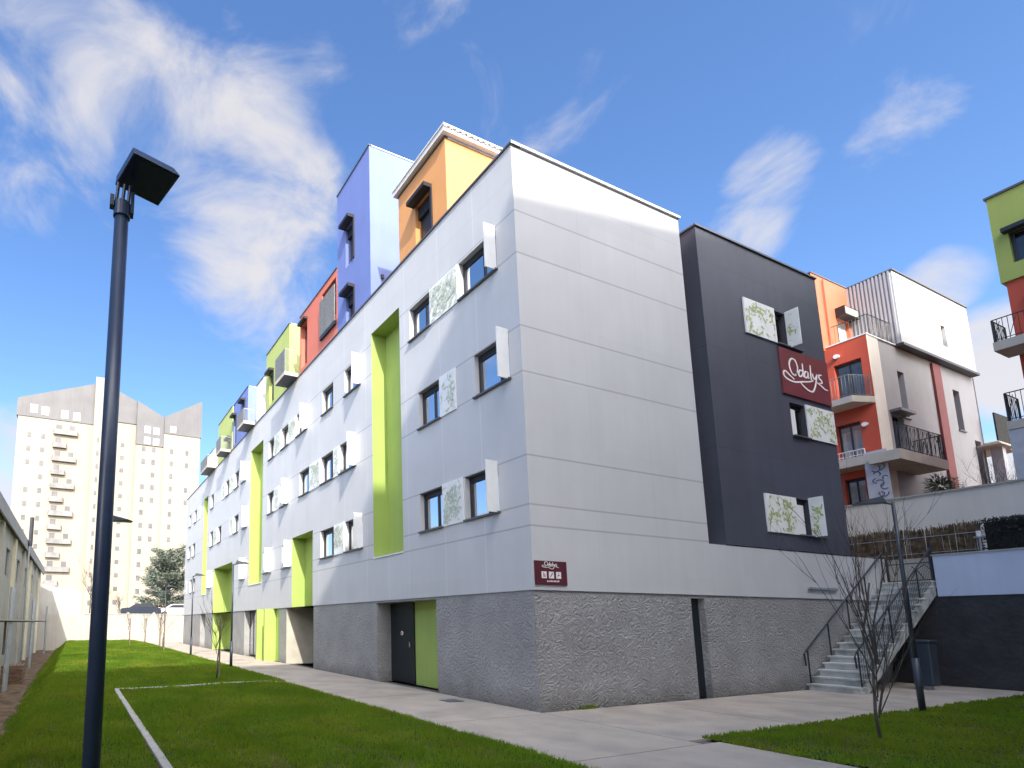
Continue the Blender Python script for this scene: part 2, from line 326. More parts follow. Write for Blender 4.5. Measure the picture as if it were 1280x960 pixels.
def wall(mb, axis, at, u0, u1, z0, z1, holes, m, depth=.25, inward=1, rm=None, back=None):
    """wall sheet on plane axis=at; u is the other horizontal axis; holes (u0,u1,z0,z1[,depth[,reveal mat]]); reveals go inward"""
    def P(u, z, d=0):
        return (at+inward*d, u, z) if axis == 0 else (u, at+inward*d, z)
    us = sorted({u0, u1} | {min(max(h[i], u0), u1) for h in holes for i in (0, 1)})
    zs = sorted({z0, z1} | {min(max(h[i], z0), z1) for h in holes for i in (2, 3)})
    for a, b in zip(us[:-1], us[1:]):
        if b-a < 1e-6: continue
        for c, d in zip(zs[:-1], zs[1:]):
            if d-c < 1e-6: continue
            um, zm = (a+b)/2, (c+d)/2
            if any(h[0] < um < h[1] and h[2] < zm < h[3] for h in holes): continue
            mb.face([P(a, c), P(b, c), P(b, d), P(a, d)], m)
    for h in holes:
        dp = h[4] if len(h) > 4 else depth; r = h[5] if len(h) > 5 else (rm or m)
        a, b, c, d = max(h[0], u0), min(h[1], u1), max(h[2], z0), min(h[3], z1)
        mb.face([P(a, c), P(a, d), P(a, d, dp), P(a, c, dp)], r)
        mb.face([P(b, c), P(b, d), P(b, d, dp), P(b, c, dp)], r)
        if h[3] <= z1+1e-6: mb.face([P(a, d), P(b, d), P(b, d, dp), P(a, d, dp)], r)
        if h[2] >= z0-1e-6: mb.face([P(a, c), P(b, c), P(b, c, dp), P(a, c, dp)], r)

# ------------------------------------------------------------------ ground
def sstep(a, b, x):
    t = np.clip((x-a)/(b-a), 0, 1); return t*t*(3-2*t)
g = MB()
g.face([(-1500, -1500, -.62), (-9.0, -1500, -.62), (-9.0, 46, -.62), (-1500, 46, -.62)], 'soil')
g.face([(-9.0, -1500, -.62), (1500, -1500, -.62), (1500, 46, -.62), (-9.0, 46, -.62)], 'groundfar')
g.face([(-1500, 46, -.62), (1500, 46, -.62), (1500, 1500, -.62), (-1500, 1500, -.62)], 'groundfar')
tag(g.build('ground'), kind='structure')
# rough soil strip along the shed
def grid_mesh(name, x0, x1, y0, y1, nx, ny, hf, m, ys=None):
    xs = np.linspace(x0, x1, nx); ys = np.linspace(y0, y1, ny) if ys is None else ys; ny = len(ys)
    X, Y = np.meshgrid(xs, ys); Z = hf(X, Y)
    me = bpy.data.meshes.new(name); me.from_pydata(np.stack([X, Y, Z], -1).reshape(-1, 3).tolist(), [],
        [(j*nx+i, j*nx+i+1, (j+1)*nx+i+1, (j+1)*nx+i) for j in range(ny-1) for i in range(nx-1)])
    me.materials.append(M[m]); me.polygons.foreach_set('use_smooth', [True]*len(me.polygons))
    o = bpy.data.objects.new(name, me); COL.objects.link(o); return o
rng = np.random.default_rng(3)
def wob(X, Y, s, a, seed=0):
    return a*(np.sin(X*s*1.3+seed)*np.cos(Y*s+seed*2)+.5*np.sin(X*s*2.7+Y*s*1.9+seed))
def lawn_h(X, Y):
    z = .05 + .20*sstep(7.3, 20, Y)*sstep(-2.65, -4.2, X) + wob(X, Y, .9, .012) + wob(X, Y, 3.1, .004, 2)
    z = z - .62*sstep(-8.9, -9.75, X)
    z = np.where(X > -2.75, .015, z)
    z = z*1.0 - .05*sstep(-2.95, -2.66, X)*(Y < 7.3)
    return np.maximum(z, -.57)
def dirt_h(X, Y): return -.56 + wob(X, Y, 2.3, .02) + wob(X, Y, 6.1, .012, 3)
tag(grid_mesh('dirt_strip', -12.5, -9.3, -14, 45, 60, 400, dirt_h, 'soil'), kind='structure')
tag(grid_mesh('lawn', -9.85, -2.66, -14, 44.5, 90, 260, lawn_h, 'lawn'), kind='structure')
def lawn2_h(X, Y): return .02 + .05*sstep(.4, 1.2, X)*sstep(-2.9, -3.8, Y) + wob(X, Y, 1.4, .01, 1)
def l2(X, Y): return lawn2_h(X, Y)
tag(grid_mesh('side_lawn', .42, 13.98, -14, -2.92, 90, 80, l2, 'lawn'), kind='structure')

pv = MB()
def slab(x0, x1, y0, y1):
    gp = .012; pv.box(x0+gp, x1-gp, y0+gp, y1-gp, -.12, 0, 'concrete')
ys = [-14, -11.2, -8.4, -5.8, -3.12, -.15, 3.4, 7.3, 11.5, 15.5, 19.5, 23.5, 27.5, 31.5, 35.5, 40, 44.5]
for a, b in zip(ys[:-1], ys[1:]):
    if b <= -.1 and a < -.2: slab(-2.65, .40, a, b) if b < -2.5 else slab(-2.65, .02, a, b)
    else: slab(-2.65, .02, a, b)
xs_ = [.02, 3.2, 6.4, 9.4, 14.0]
for a, b in zip(xs_[:-1], xs_[1:]): slab(a, b, -2.9, -.02)
pave = pv.build('pavement'); tag(pave, kind='structure')
bs = MB(); bs.box(-2.66, .41, -14, 44.5, -.3, -.03, 'joint'); bs.box(.41, 14, -2.91, 0, -.3, -.031, 'joint')
tag(bs.build('pavement_base'), kind='structure')

# grass blades
def blades(name, n, x0, x1, y0, y1, hf, cond, hmin=.018, hmax=.07, seed=1):
    r = np.random.default_rng(seed)
    X = r.uniform(x0, x1, n*3); Y = r.uniform(y0, y1, n*3)
    d = np.hypot(X+8.45, Y+8.56); keep = (r.uniform(0, 1, n*3) < np.clip(9/d, .12, 1)**1.3) & cond(X, Y)
    clump = .55+.45*np.sin(X*5.1+np.cos(Y*4.3)*2)*np.cos(Y*6.2+np.sin(X*3.7)); keep &= r.uniform(0, 1, n*3) < (.25+.75*clump)
    X, Y, d = X[keep][:n], Y[keep][:n], d[keep][:n]; k = len(X); Z = hf(X, Y)
    a = r.uniform(0, 2*np.pi, k); h = r.uniform(hmin, hmax, k)*(1+.4*clump[keep][:n]); wd = .004+.0009*d
    tx = r.normal(0, .35, k)*h; ty = r.normal(0, .35, k)*h
    v = np.zeros((k, 3, 3), dtype=np.float32)
    v[:, 0] = np.stack([X-np.cos(a)*wd, Y-np.sin(a)*wd, Z-.01], 1); v[:, 1] = np.stack([X+np.cos(a)*wd, Y+np.sin(a)*wd, Z-.01], 1)
    v[:, 2] = np.stack([X+tx, Y+ty, Z+h], 1)
    me = bpy.data.meshes.new(name); me.vertices.add(k*3); me.vertices.foreach_set('co', v.ravel())
    me.loops.add(k*3); me.loops.foreach_set('vertex_index', np.arange(k*3, dtype=np.int32))
    me.polygons.add(k); me.polygons.foreach_set('loop_start', np.arange(0, k*3, 3, dtype=np.int32)); me.polygons.foreach_set('loop_total', np.full(k, 3, dtype=np.int32))
    me.update(calc_edges=True); me.materials.append(M['blade'])
    o = bpy.data.objects.new(name, me); COL.objects.link(o); return o
tag(blades('grass', 260000, -9.75, -2.6, -5, 44, lawn_h, lambda X, Y: (np.abs(X+7.4) > .06) | (Y > 7.1), seed=1),
    'short green grass blades of the big lawn left of the concrete path', 'grass', kind='stuff')
tag(blades('grass', 90000, .36, 13.9, -12, -2.86, lawn2_h, lambda X, Y: X > -9, .02, .05, seed=2),
    'dark green grass blades of the small lawn below the staircase', 'grass', kind='stuff')

# lawn edging strips
def edging(pts, label):
    mb = MB()
    for a, b in zip(pts[:-1], pts[1:]):
        a, b = Vector(a), Vector(b); d = (b-a).normalized(); n = Vector((-d.y, d.x))*.055
        n1 = 10
        za = float(lawn_h(np.array(a.x), np.array(a.y)))+.035; zb = float(lawn_h(np.array(b.x), np.array(b.y)))+.035
        mb.hexa([(*(a-n), -.1), (*(b-n), -.1), (*(b+n), -.1), (*(a+n), -.1), (*(a-n), za), (*(b-n), zb), (*(b+n), zb), (*(a+n), za)], 'edge')
    return tag(mb.build('lawn_edging', bevel=.008), label, 'edging', 'pale concrete edging strips laid in the lawn')
edging([(-7.40, 6.95), (-7.41, 4), (-7.38, 1), (-7.37, -2), (-7.36, -5)], 'pale concrete strip running towards the camera beside the big lamp post')
edging([(-7.46, 7.0), (-5.9, 7.05), (-4.4, 7.12), (-3.3, 7.2), (-2.75, 7.24)], 'pale concrete strip crossing the lawn sideways to the path')

# ------------------------------------------------------------------ main building
bl = thing('residence', 'long white panelled residence with colourful rooftop boxes, lime recesses and dark right block', 'building')
LT, PT, TOP = 40.5, 2.42, 12.57
WIN = {  # row: (z0, z1, [(y0, y1, shutter)])
    3: (9.87, 10.87, [(.62, 2.0, 1), (3.29, 4.32, 0), (7.42, 8.65, 1), (9.65, 10.68, 0), (12.25, 13.5, 1), (14.5, 15.5, 0), (16.5, 17.42, 0),
                      (21.55, 22.5, 1), (23.1, 24.05, 0), (25.35, 26.3, 0), (29.8, 30.75, 0), (35.9, 36.9, 0), (38.3, 39.2, 0)]),
    2: (7.1, 8.16, [(.36, 1.55, 1), (2.95, 3.95, 0), (7.8, 9.08, 1), (9.65, 10.78, 0), (12.0, 13.12, 0), (14.5, 15.6, 1), (16.5, 17.5, 0),
                    (21.1, 22.1, 1), (23.0, 24.05, 0), (27.3, 28.25, 0), (29.65, 30.7, 0), (36.2, 37.3, 0), (38.2, 39.3, 0)]),
    1: (4.2, 5.26, [(.88, 2.05, 1), (2.98, 4.0, 0), (7.35, 8.67, 1), (9.6, 10.84, 0), (14.08, 15.25, 1), (16.8, 18.05, 1), (21.4, 22.4, 1),
                    (29.95, 31.1, 1), (35.7, 36.7, 0), (37.1, 38.0, 0)])}
RECESS = [(4.88, 6.63, 3.77, 11.28), (18.35, 20.6, 3.77, 11.28), (31.65, 33.1, 3.8, 11.1)]
wl_ = MB()
holes = [(a, b, z0, z1, .22) for z0, z1, L_ in WIN.values() for a, b, s in L_]
holes += [(a, b, c, d, .55, 'lime') for a, b, c, d in RECESS]
holes += [(11.62, 13.95, PT, 5.43, .62, 'lime'), (24.2, 29.15, PT, 5.41, 1.0, 'lime')]
wall(wl_, 0, 0, 0, LT, PT, TOP, holes, 'white_panel')
wall(wl_, 1, 0, 0, 5.8, PT, TOP, [], 'white_panel')
wall(wl_, 1, 0, 5.8, 14.4, PT, 3.70, [], 'white_panel')
wl_.face([(5.8, 0, 3.70), (5.8, 6, 3.70), (5.8, 6, TOP), (5.8, 0, TOP)], 'white_panel')
wl_.face([(0, LT, 0), (12, LT, 0), (12, LT, TOP), (0, LT, TOP)], 'white_panel')
wl_.face([(12.4, 4, 0), (12.4, LT, 0), (12.4, LT, TOP), (12.4, 4, TOP)], 'white_panel')
wl_.face([(5.8, 6, 3.7), (6.48, 6, 3.7), (6.48, 6, TOP), (5.8, 6, TOP)], 'white_panel')
wl_.face([(5.8, 0, 3.70), (14.4, 0, 3.70), (14.4, .25, 3.70), (5.8, .25, 3.70)], 'coping')
wl_.face([(5.8, .25, 3.70), (14.4, .25, 3.70), (14.4, .25, 3.2), (5.8, .25, 3.2)], 'white_panel')
wl_.face([(14.4, 0, 0), (14.4, .25, 0), (14.4, .25, 3.7), (14.4, 0, 3.7)], 'white_panel')
wl_.build('wall', bl)
for a, b, c, d in RECESS:
    ln = MB(); ln.face([(.55, a, c), (.55, b, c), (.55, b, d), (.55, a, d)], 'lime'); ln.build('recess_back', bl)
x = MB(); x.face([(.62, 11.62, PT), (.62, 13.95, PT), (.62, 13.95, 5.43), (.62, 11.62, 5.43)], 'lime'); x.build('recess_back', bl)
for a, b, c, d in RECESS:
    BOX('recess_sill', bl, 'coping', -.03, .5, a, b, c-.03, c+.012)
# plinth
pl = MB()
wall(pl, 0, .03, .03, LT, -.02, PT, [(3.42, 6.55, -.1, 2.36, .52, 'stone'), (11.58, 14.65, -.1, PT, 1.3, 'beige'), (15.65, 18.15, -.1, PT, .12, 'lime'),
     (18.6, 21.4, -.1, PT, .35, 'stone'), (24.2, 29.15, -.1, PT, 1.0, 'lime'), (31.6, 33.35, -.1, PT, .4, 'stone')], 'stone')
wall(pl, 1, .03, .03, 14.4, -.02, PT, [(4.95, 5.46, -.1, 2.34, .22)], 'stone')
pl.face([(.03, .03, PT), (0, 0, PT), (0, LT, PT), (.03, LT, PT)], 'stone')
pl.build('plinth', bl)
dr = MB(); dr.face([(.55, 3.42, 0), (.55, 5.22, 0), (.55, 5.22, 2.36), (.55, 3.42, 2.36)], 'lime'); dr.build('door_surround', bl)
d0 = MB(); d0.box(.50, .56, 5.22, 6.5, 0.02, 2.33, 'darkdoor'); d = d0.build('door', bl)
q = MB(); q.tube([(.47, 5.42, 1.05), (.47, 5.42, 1.2)], .012, 'steel', 6); q.box(.47, .5, 5.41, 5.43, 1.1, 1.13, 'steel'); q.build('handle', d)
q = MB(); q.tube([(.485, 5.85, 1.45), (.499, 5.85, 1.45)], .06, 'letter', 16); q.tube([(.48, 5.85, 1.45), (.486, 5.85, 1.45)], .035, 'redwall', 16); q.build('notice', d)
BOX('door', bl, 'darkdoor', 4.95, 5.46, .19, .25, 0, 2.34)
# deep entrance
e = MB(); e.face([(1.33, 11.58, 0), (1.33, 14.65, 0), (1.33, 14.65, PT), (1.33, 11.58, PT)], 'room'); e.box(.7, 1.3, 11.6, 11.75, .05, 2.38, 'frame')
e.face([(.62, 11.6, PT+.0), (1.33, 11.6, PT), (1.33, 14.65, PT), (.62, 14.65, PT)], 'frame'); e.build('entrance', bl)
# lime entrance fins
e = MB(); e.face([(.15, 15.65, 0), (.15, 18.15, 0), (.15, 18.15, PT), (.15, 15.65, PT)], 'lime'); e.build('lime_panel', bl)
for y in (16.4, 17.6): BOX('fin', bl, 'lime', -.42, .14, y, y+.14, 0, PT-.01)
def glazed(name, y0, y1, z0, z1, xp, n, curtain=True):
    m = MB(); t = .05
    m.box(xp, xp+.05, y0, y1, z1-t, z1, 'frame'); m.box(xp, xp+.05, y0, y1, z0, z0+t, 'frame')
    for k in range(n+1):
        y = y0+(y1-y0)*k/n; m.box(xp-.002, xp+.048, max(y0, y-t/2), min(y1, y+t/2), z0+t, z1-t, 'frame')
    o = m.build(name, bl)
    m = MB(); m.face([(xp+.02, y0, z0), (xp+.02, y1, z0), (xp+.02, y1, z1), (xp+.02, y0, z1)], 'glass'); m.build('pane', o)
    if curtain:
        m = MB(); k = 40; ya, yb = y0+.05, y0+(y1-y0)*.75
        for i in range(k):
            a = ya+(yb-ya)*i/k; b = ya+(yb-ya)*(i+1)/k; p = xp+.2+.04*math.sin(i*1.3); r_ = xp+.2+.04*math.sin((i+1)*1.3)
            m.face([(p, a, z0+.05), (r_, b, z0+.05), (r_, b, z1-.1), (p, a, z1-.1)], 'curtain')
        m.build('curtain', o, smooth=True)
    return o
glazed('glazed_door', 18.62, 21.38, 0.02, 2.38, .34, 4)
glazed('glazed_door', 31.62, 33.33, .02, 2.38, .40, 2, False)
# two-storey recess with stacked windows
m = MB(); wall(m, 0, 1.0, 24.2, 29.15, 0, 5.41, [(24.6, 26.9, 3.9, 4.7), (24.6, 26.9, 2.75, 3.45), (24.6, 26.9, .5, 2.2)], 'lime'); m.build('recess_back', bl)
for z0, z1 in ((3.9, 4.7), (2.75, 3.45), (.5, 2.2)): glazed('window', 24.6, 26.9, z0, z1, 1.15, 3, z0 > 1)

def window(y0, y1, z0, z1, sh, i):
    m = MB(); x = .14; t = .055
    m.box(x, x+.06, y0+.001, y1-.001, z1-.16, z1-.001, 'hood'); m.box(x, x+.06, y0+.001, y1-.001, z0+.002, z0+t, 'frame')
    m.box(x, x+.06, y0+.001, y0+t, z0+t, z1-.16, 'frame'); m.box(x, x+.06, y1-t*1.6, y1-.001, z0+t, z1-.16, 'frame')
    yc = y0+(y1-y0)*(.36 if i % 2 else .42); m.box(x-.004, x+.056, yc-.025, yc+.025, z0+t, z1-.16, 'frame')
    o = m.build('window', bl)
    m = MB(); m.face([(x+.03, y0+.03, z0+.03), (x+.03, y1-.03, z0+.03), (x+.03, y1-.03, z1-.15), (x+.03, y0+.03, z1-.15)], 'glass'); m.build('pane', o)
    m = MB(); m.box(-.075, .13, y0-.03, y1+.03, z0-.035, z0+.004, 'sill'); m.build('sill', o)
    m = MB(); c = random.choice([(0, .35), (.1, .62), (0, .9), (.35, .8), (0, .5)]); k = 22
    ya, yb = y0+(y1-y0)*c[0], y0+(y1-y0)*c[1]
    for j in range(k):
        a = ya+(yb-ya)*j/k; b = ya+(yb-ya)*(j+1)/k; p = x+.12+.02*math.sin(j*1.7); r_ = x+.12+.02*math.sin((j+1)*1.7)
        m.face([(p, a, z0+.02), (r_, b, z0+.02), (r_, b, z1-.02), (p, a, z1-.02)], 'curtain')
    m.build('curtain', o, smooth=True)
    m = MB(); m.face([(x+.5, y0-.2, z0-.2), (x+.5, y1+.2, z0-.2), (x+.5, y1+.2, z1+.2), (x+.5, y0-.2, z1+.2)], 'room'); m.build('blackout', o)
    if sh:
        m = MB(); m.box(-.34, -.012, y0-.0, y0+.028, z0-.02, z1+.09, 'shutter'); m.build('shutter', o)
    return o
i = 0
for z0, z1, L_ in WIN.values():
    for a, b, s in L_: window(a, b, z0, z1, s, i); i += 1

# leaf printed panels -----------------------------------------------------
def sprigs(w_, h_, seed, n=6):
    """leaf outlines as small flat polygons inside a w x h rectangle: list of polygons in (u, v)"""
    r = random.Random(seed); out = []
    def leaf(cx, cy, a, L, wd):
        pts = []
        for k in range(7):
            t = k/6; pts.append((t*L, wd*math.sin(math.pi*t)**.8))
        for k in range(5, 0, -1):
            t = k/6; pts.append((t*L, -wd*math.sin(math.pi*t)**.8))
        P = [(cx+px*math.cos(a)-py*math.sin(a), cy+px*math.sin(a)+py*math.cos(a)) for px, py in pts]
        if all(.01 < p[0] < w_-.01 and .01 < p[1] < h_-.01 for p in P): out.append(P)
    for _ in range(n):
        x, y, a = r.uniform(.03, w_-.03), r.uniform(.0, h_), r.uniform(0, 6.28); c = r.uniform(-.5, .5)
        for k in range(r.randint(2, 5)):
            x2, y2 = x+math.cos(a)*.09, y+math.sin(a)*.09
            nx, ny = -math.sin(a)*.006, math.cos(a)*.006
            P = [(x-nx, y-ny), (x2-nx, y2-ny), (x2+nx, y2+ny), (x+nx, y+ny)]
            if all(.01 < p[0] < w_-.01 and .01 < p[1] < h_-.01 for p in P): out.append(P)
            sgn = 1 if k % 2 else -1
            leaf(x2, y2, a+sgn*r.uniform(.5, 1.0), r.uniform(.09, .17), r.uniform(.018, .034))
            x, y, a = x2, y2, a+c
    return out
def leaf_panel_x(y0, y1, z0, z1, seed, parent, n=6):    # on the facade X=0, facing -X
    m = MB(); m.box(-.035, -.004, y0, y1, z0, z1, 'shutter')
    for q, P in enumerate(sprigs(y1-y0, z1-z0, seed, n)): m.face([(-.036-.00008*q, y0+u, z0+v) for u, v in P], 'leafgrey')
    return m.build('leaf_panel', parent)
def leaf_panel_y(x0, x1, z0, z1, seed, parent, n=9, yp=0.0):
    m = MB(); m.box(x0, x1, yp-.04, yp-.004, z0, z1, 'shutter')
    for q, P in enumerate(sprigs(x1-x0, z1-z0, seed, n)): m.face([(x0+u, yp-.041-.00006*q, z0+v) for u, v in P], 'leaf')
    return m.build('leaf_panel', parent)
for k, (a, b, r_) in enumerate([(2.03, 3.26, 3), (13.52, 14.48, 3), (15.52, 16.48, 3), (2.25, 2.93, 2), (9.12, 9.6, 2), (10.82, 11.95, 2), (15.65, 16.45, 2),
                               (2.1, 2.93, 1), (8.72, 9.55, 1), (24.1, 25.3, 3), (26.4, 27.3, 3), (24.1, 25.1, 2), (28.3, 29.6, 2), (34.4, 35.4, 3), (39.3, 40.1, 1)]):
    z0, z1, _ = WIN[r_]; leaf_panel_x(a, b, z0-.02, z1+.02, 11+k, bl, int(42*(b-a)))
# coping of the white block
cp = MB(); h = TOP
cp.box(-.04, .25, -.04, LT+.04, h, h+.05, 'dark_coping'); cp.box(.25, 5.84, -.04, .25, h+.001, h+.051, 'coping'); cp.box(-.03, .24, -.05, -.041, h-.01, h+.06, 'coping')
cp.box(.0, 5.84, -.052, -.041, h-.005, h+.055, 'coping')
cp.box(5.55, 5.84, .25, 6, h, h+.05, 'coping'); cp.build('coping', bl)
rf = MB(); rf.face([(.1, .1, 12.3), (5.7, .1, 12.3), (5.7, LT, 12.3), (.1, LT, 12.3)], 'roofing'); rf.face([(5.7, 5, 12.31), (12.4, 5, 12.31), (12.4, LT, 12.31), (5.7, LT, 12.31)], 'roofing')
rf.face([(5.8, .25, 3.25), (6.48, .25, 3.25), (6.48, 6, 3.25), (5.8, 6, 3.25)], 'roofing'); rf.build('roof', bl)
# dark block
dk = MB()
Y0 = -.02
DW = [(9.82, 10.40, 9.87, 10.9), (10.1, 10.86, 7.12, 8.1), (9.79, 10.45, 4.2, 5.22)]
wall(dk, 1, Y0, 6.48, 12.40, 3.72, TOP, [(a, b, c, d, .2, 'room') for a, b, c, d in DW], 'dark_panel')
dk.face([(6.48, Y0, 3.72), (6.48, 6, 3.72), (6.48, 6, TOP), (6.48, Y0, TOP)], 'dark_panel')
dk.face([(12.40, Y0, 3.72), (12.40, 6, 3.72), (12.40, 6, TOP), (12.40, Y0, TOP)], 'dark_panel')
dk.face([(6.48, Y0, 3.72), (12.4, Y0, 3.72), (12.4, .3, 3.72), (6.48, .3, 3.72)], 'dark_panel')
dk.face([(6.48, Y0, TOP), (12.4, Y0, TOP), (12.4, 6, TOP), (6.48, 6, TOP)], 'roofing'); dk.build('dark_block', bl)
c_ = MB(); c_.box(6.44, 12.44, -.06, .2, TOP+.002, TOP+.05, 'sill'); c_.box(6.44, 6.6, .2, 6, TOP+.002, TOP+.05, 'sill'); c_.build('coping', bl)
for k, (a, b, c, d) in enumerate(DW):
    m = MB(); m.box(a, b, .10, .16, d-.14, d, 'hood'); m.box(a, a+.05, .10, .16, c, d-.14, 'frame'); m.box(b-.05, b, .10, .16, c, d-.14, 'frame'); m.box(a+.05, b-.05, .10, .16, c, c+.05, 'frame')
    o = m.build('window', bl)
    m = MB(); m.face([(a, .13, c), (b, .13, c), (b, .13, d), (a, .13, d)], 'glass'); m.build('pane', o)
    m = MB(); m.box(a-.02, b+.7 if k != 1 else b+.05, -.10, -.021, c-.05, c-.015, 'sill'); m.build('sill', o)
    m = MB(); u0, u1 = ((a+.02, a+.08), (a+.02, a+.40), (a+.02, b-.12))[k]
    m.box(u0, u1, .06, .09, c+.01, d-.15, 'shutter'); m.build('curtain', o)
    if k != 1:   # open leaf shutter standing out from the right jamb
        m = MB(); m.box(b, b+.03, -.36, -.022, c-.05, d+.06, 'shutter')
        for q, P in enumerate(sprigs(.33, d-c+.1, 40+k, 12)): m.face([(b-.002-.0002*q, -.36+u, c-.05+v) for u, v in P], 'leaf')
        m.build('shutter', o)
leaf_panel_y(8.31, 9.80, 9.85, 10.92, 51, bl, 34, Y0); leaf_panel_y(10.88, 12.38, 7.10, 8.14, 53, bl, 34, Y0); leaf_panel_y(8.30, 9.77, 4.17, 5.22, 55, bl, 34, Y0)
# emergency light on the band
m = MB(); m.box(9.93, 11.38, -.06, -.003, 2.66, 2.735, 'steel'); m.build('strip_light', bl, bevel=.01)

# ----- big sign with script lettering
sg = thing('sign', 'large burgundy sign with white script lettering on the dark wall between two windows', 'sign', (11, Y0, 8.3))
m = MB(); m.box(9.80, 12.34, Y0-.045, Y0-.003, 8.32, 9.74, 'burgundy'); m.build('board', sg)
ST = [[(10.6,9.09),(10.5,8.97),(10.35,9.0),(10.26,9.13),(10.24,9.29),(10.34,9.44),(10.5,9.48),(10.62,9.39),(10.66,9.23),(10.59,9.07),(10.45,8.97)],
 [(10.42,8.83),(10.19,8.93),(9.99,9.02),(9.89,8.95),(9.93,8.84),(10.15,8.77),(10.46,8.76),(10.86,8.84),(11.19,8.9),(11.45,8.98)],
 [(10.91,9.17),(10.79,9.19),(10.69,9.09),(10.71,8.99),(10.83,9.02),(10.91,9.13)],
 [(10.94,9.43),(10.93,9.22),(10.93,9.05),(10.97,9.0)],
 [(11.17,9.2),(11.07,9.2),(10.99,9.1),(11.02,9.0),(11.14,9.05),(11.2,9.2)],
 [(11.2,9.21),(11.18,9.06),(11.23,9.0)],
 [(11.36,9.45),(11.34,9.23),(11.33,9.04),(11.38,8.97)],
 [(11.44,9.21),(11.45,9.1),(11.54,9.05),(11.69,9.22)],
 [(11.69,9.22),(11.6,9.01),(11.5,8.8),(11.34,8.62),(11.13,8.61),(10.89,8.69),(10.72,8.79)],
 [(11.95,9.24),(11.80,9.22),(11.78,9.12),(11.89,9.06),(11.91,8.99),(11.76,8.96)],
 [(11.63,8.95),(11.83,8.89),(12.03,8.81),(12.2,8.80)]]
def smooth_pts(p, n=5):
    out = []
    for i in range(len(p)-1):
        p0, p1, p2, p3 = p[max(i-1, 0)], p[i], p[i+1], p[min(i+2, len(p)-1)]
        for k in range(n):
            t = k/n
            out.append(tuple(.5*((2*p1[j])+(-p0[j]+p2[j])*t+(2*p0[j]-5*p1[j]+4*p2[j]-p3[j])*t*t+(-p0[j]+3*p1[j]-3*p2[j]+p3[j])*t**3) for j in (0, 1)))
    out.append(p[-1]); return out
def ribbon(mb, pts, w0, yp, m, sx=1, ox=0, sz=1, oz=0):
    pts = [(ox+a*sx, oz+b*sz) for a, b in pts]; n = len(pts); k = 0
    L_, R_ = [], []
    for i, p in enumerate(pts):
        a, b = pts[max(i-1, 0)], pts[min(i+1, n-1)]; dx, dz = b[0]-a[0], b[1]-a[1]; l = math.hypot(dx, dz) or 1
        ww = w0*(.55+.45*abs(dz)/l)*(.6+.4*math.sin(math.pi*min(1, (i+1)/n*1.0)))
        ww *= sx
        L_.append((p[0]-dz/l*ww, p[1]+dx/l*ww)); R_.append((p[0]+dz/l*ww, p[1]-dx/l*ww))
    for i in range(n-1):
        mb.face([(L_[i][0], yp, L_[i][1]), (R_[i][0], yp, R_[i][1]), (R_[i+1][0], yp, R_[i+1][1]), (L_[i+1][0], yp, L_[i+1][1])], m)
m = MB()
for k, s in enumerate(ST): ribbon(m, smooth_pts(s), .042, Y0-.049-.0005*k, 'letter')
m.build('lettering', sg)
# ----- small sign at the corner
s2 = thing('sign', 'small burgundy notice with three white symbol squares at the building corner', 'sign', (.45, 0, 2.5))
m = MB(); m.box(.035, .91, -.028, -.003, 2.525, 3.02, 'burgundy2'); m.build('board', s2)
m = MB()
for k, s in enumerate(ST): ribbon(m, [(a-11.05, b-9.0) for a, b in smooth_pts(s, 3)], .045, -.031-.0003*k, 'letter', .20, .46, .17, 2.925)
for k in range(3):
    cx = .27+k*.2; m.face([(cx-.07, -.031, 2.66), (cx+.07, -.031, 2.66), (cx+.07, -.031, 2.80), (cx-.07, -.031, 2.80)], 'letter')
def gl(pts): m.face([(a, -.0335, b) for a, b in pts], 'burgundy2')
gl([(.25, 2.68), (.27, 2.68), (.27, 2.78), (.25, 2.78)]); gl([(.285, 2.68), (.30, 2.68), (.30, 2.75), (.285, 2.75)])
gl([(.425, 2.685), (.44, 2.68), (.515, 2.77), (.50, 2.78)]); gl([(.64, 2.72), (.70, 2.72), (.70, 2.735), (.64, 2.735)]); gl([(.64, 2.69), (.655, 2.69), (.655, 2.72), (.64, 2.72)]); gl([(.655, 2.75), (.68, 2.75), (.68, 2.77), (.655, 2.77)])
m.tube([(.36, -.028, 2.60), (.36, -.033, 2.60)], .018, 'letter', 12)
for k in range(9): m.box(.40+k*.032, .42+k*.032, -.031, -.0285, 2.588, 2.612+(k % 3)*.006, 'letter')
m.build('lettering', s2)

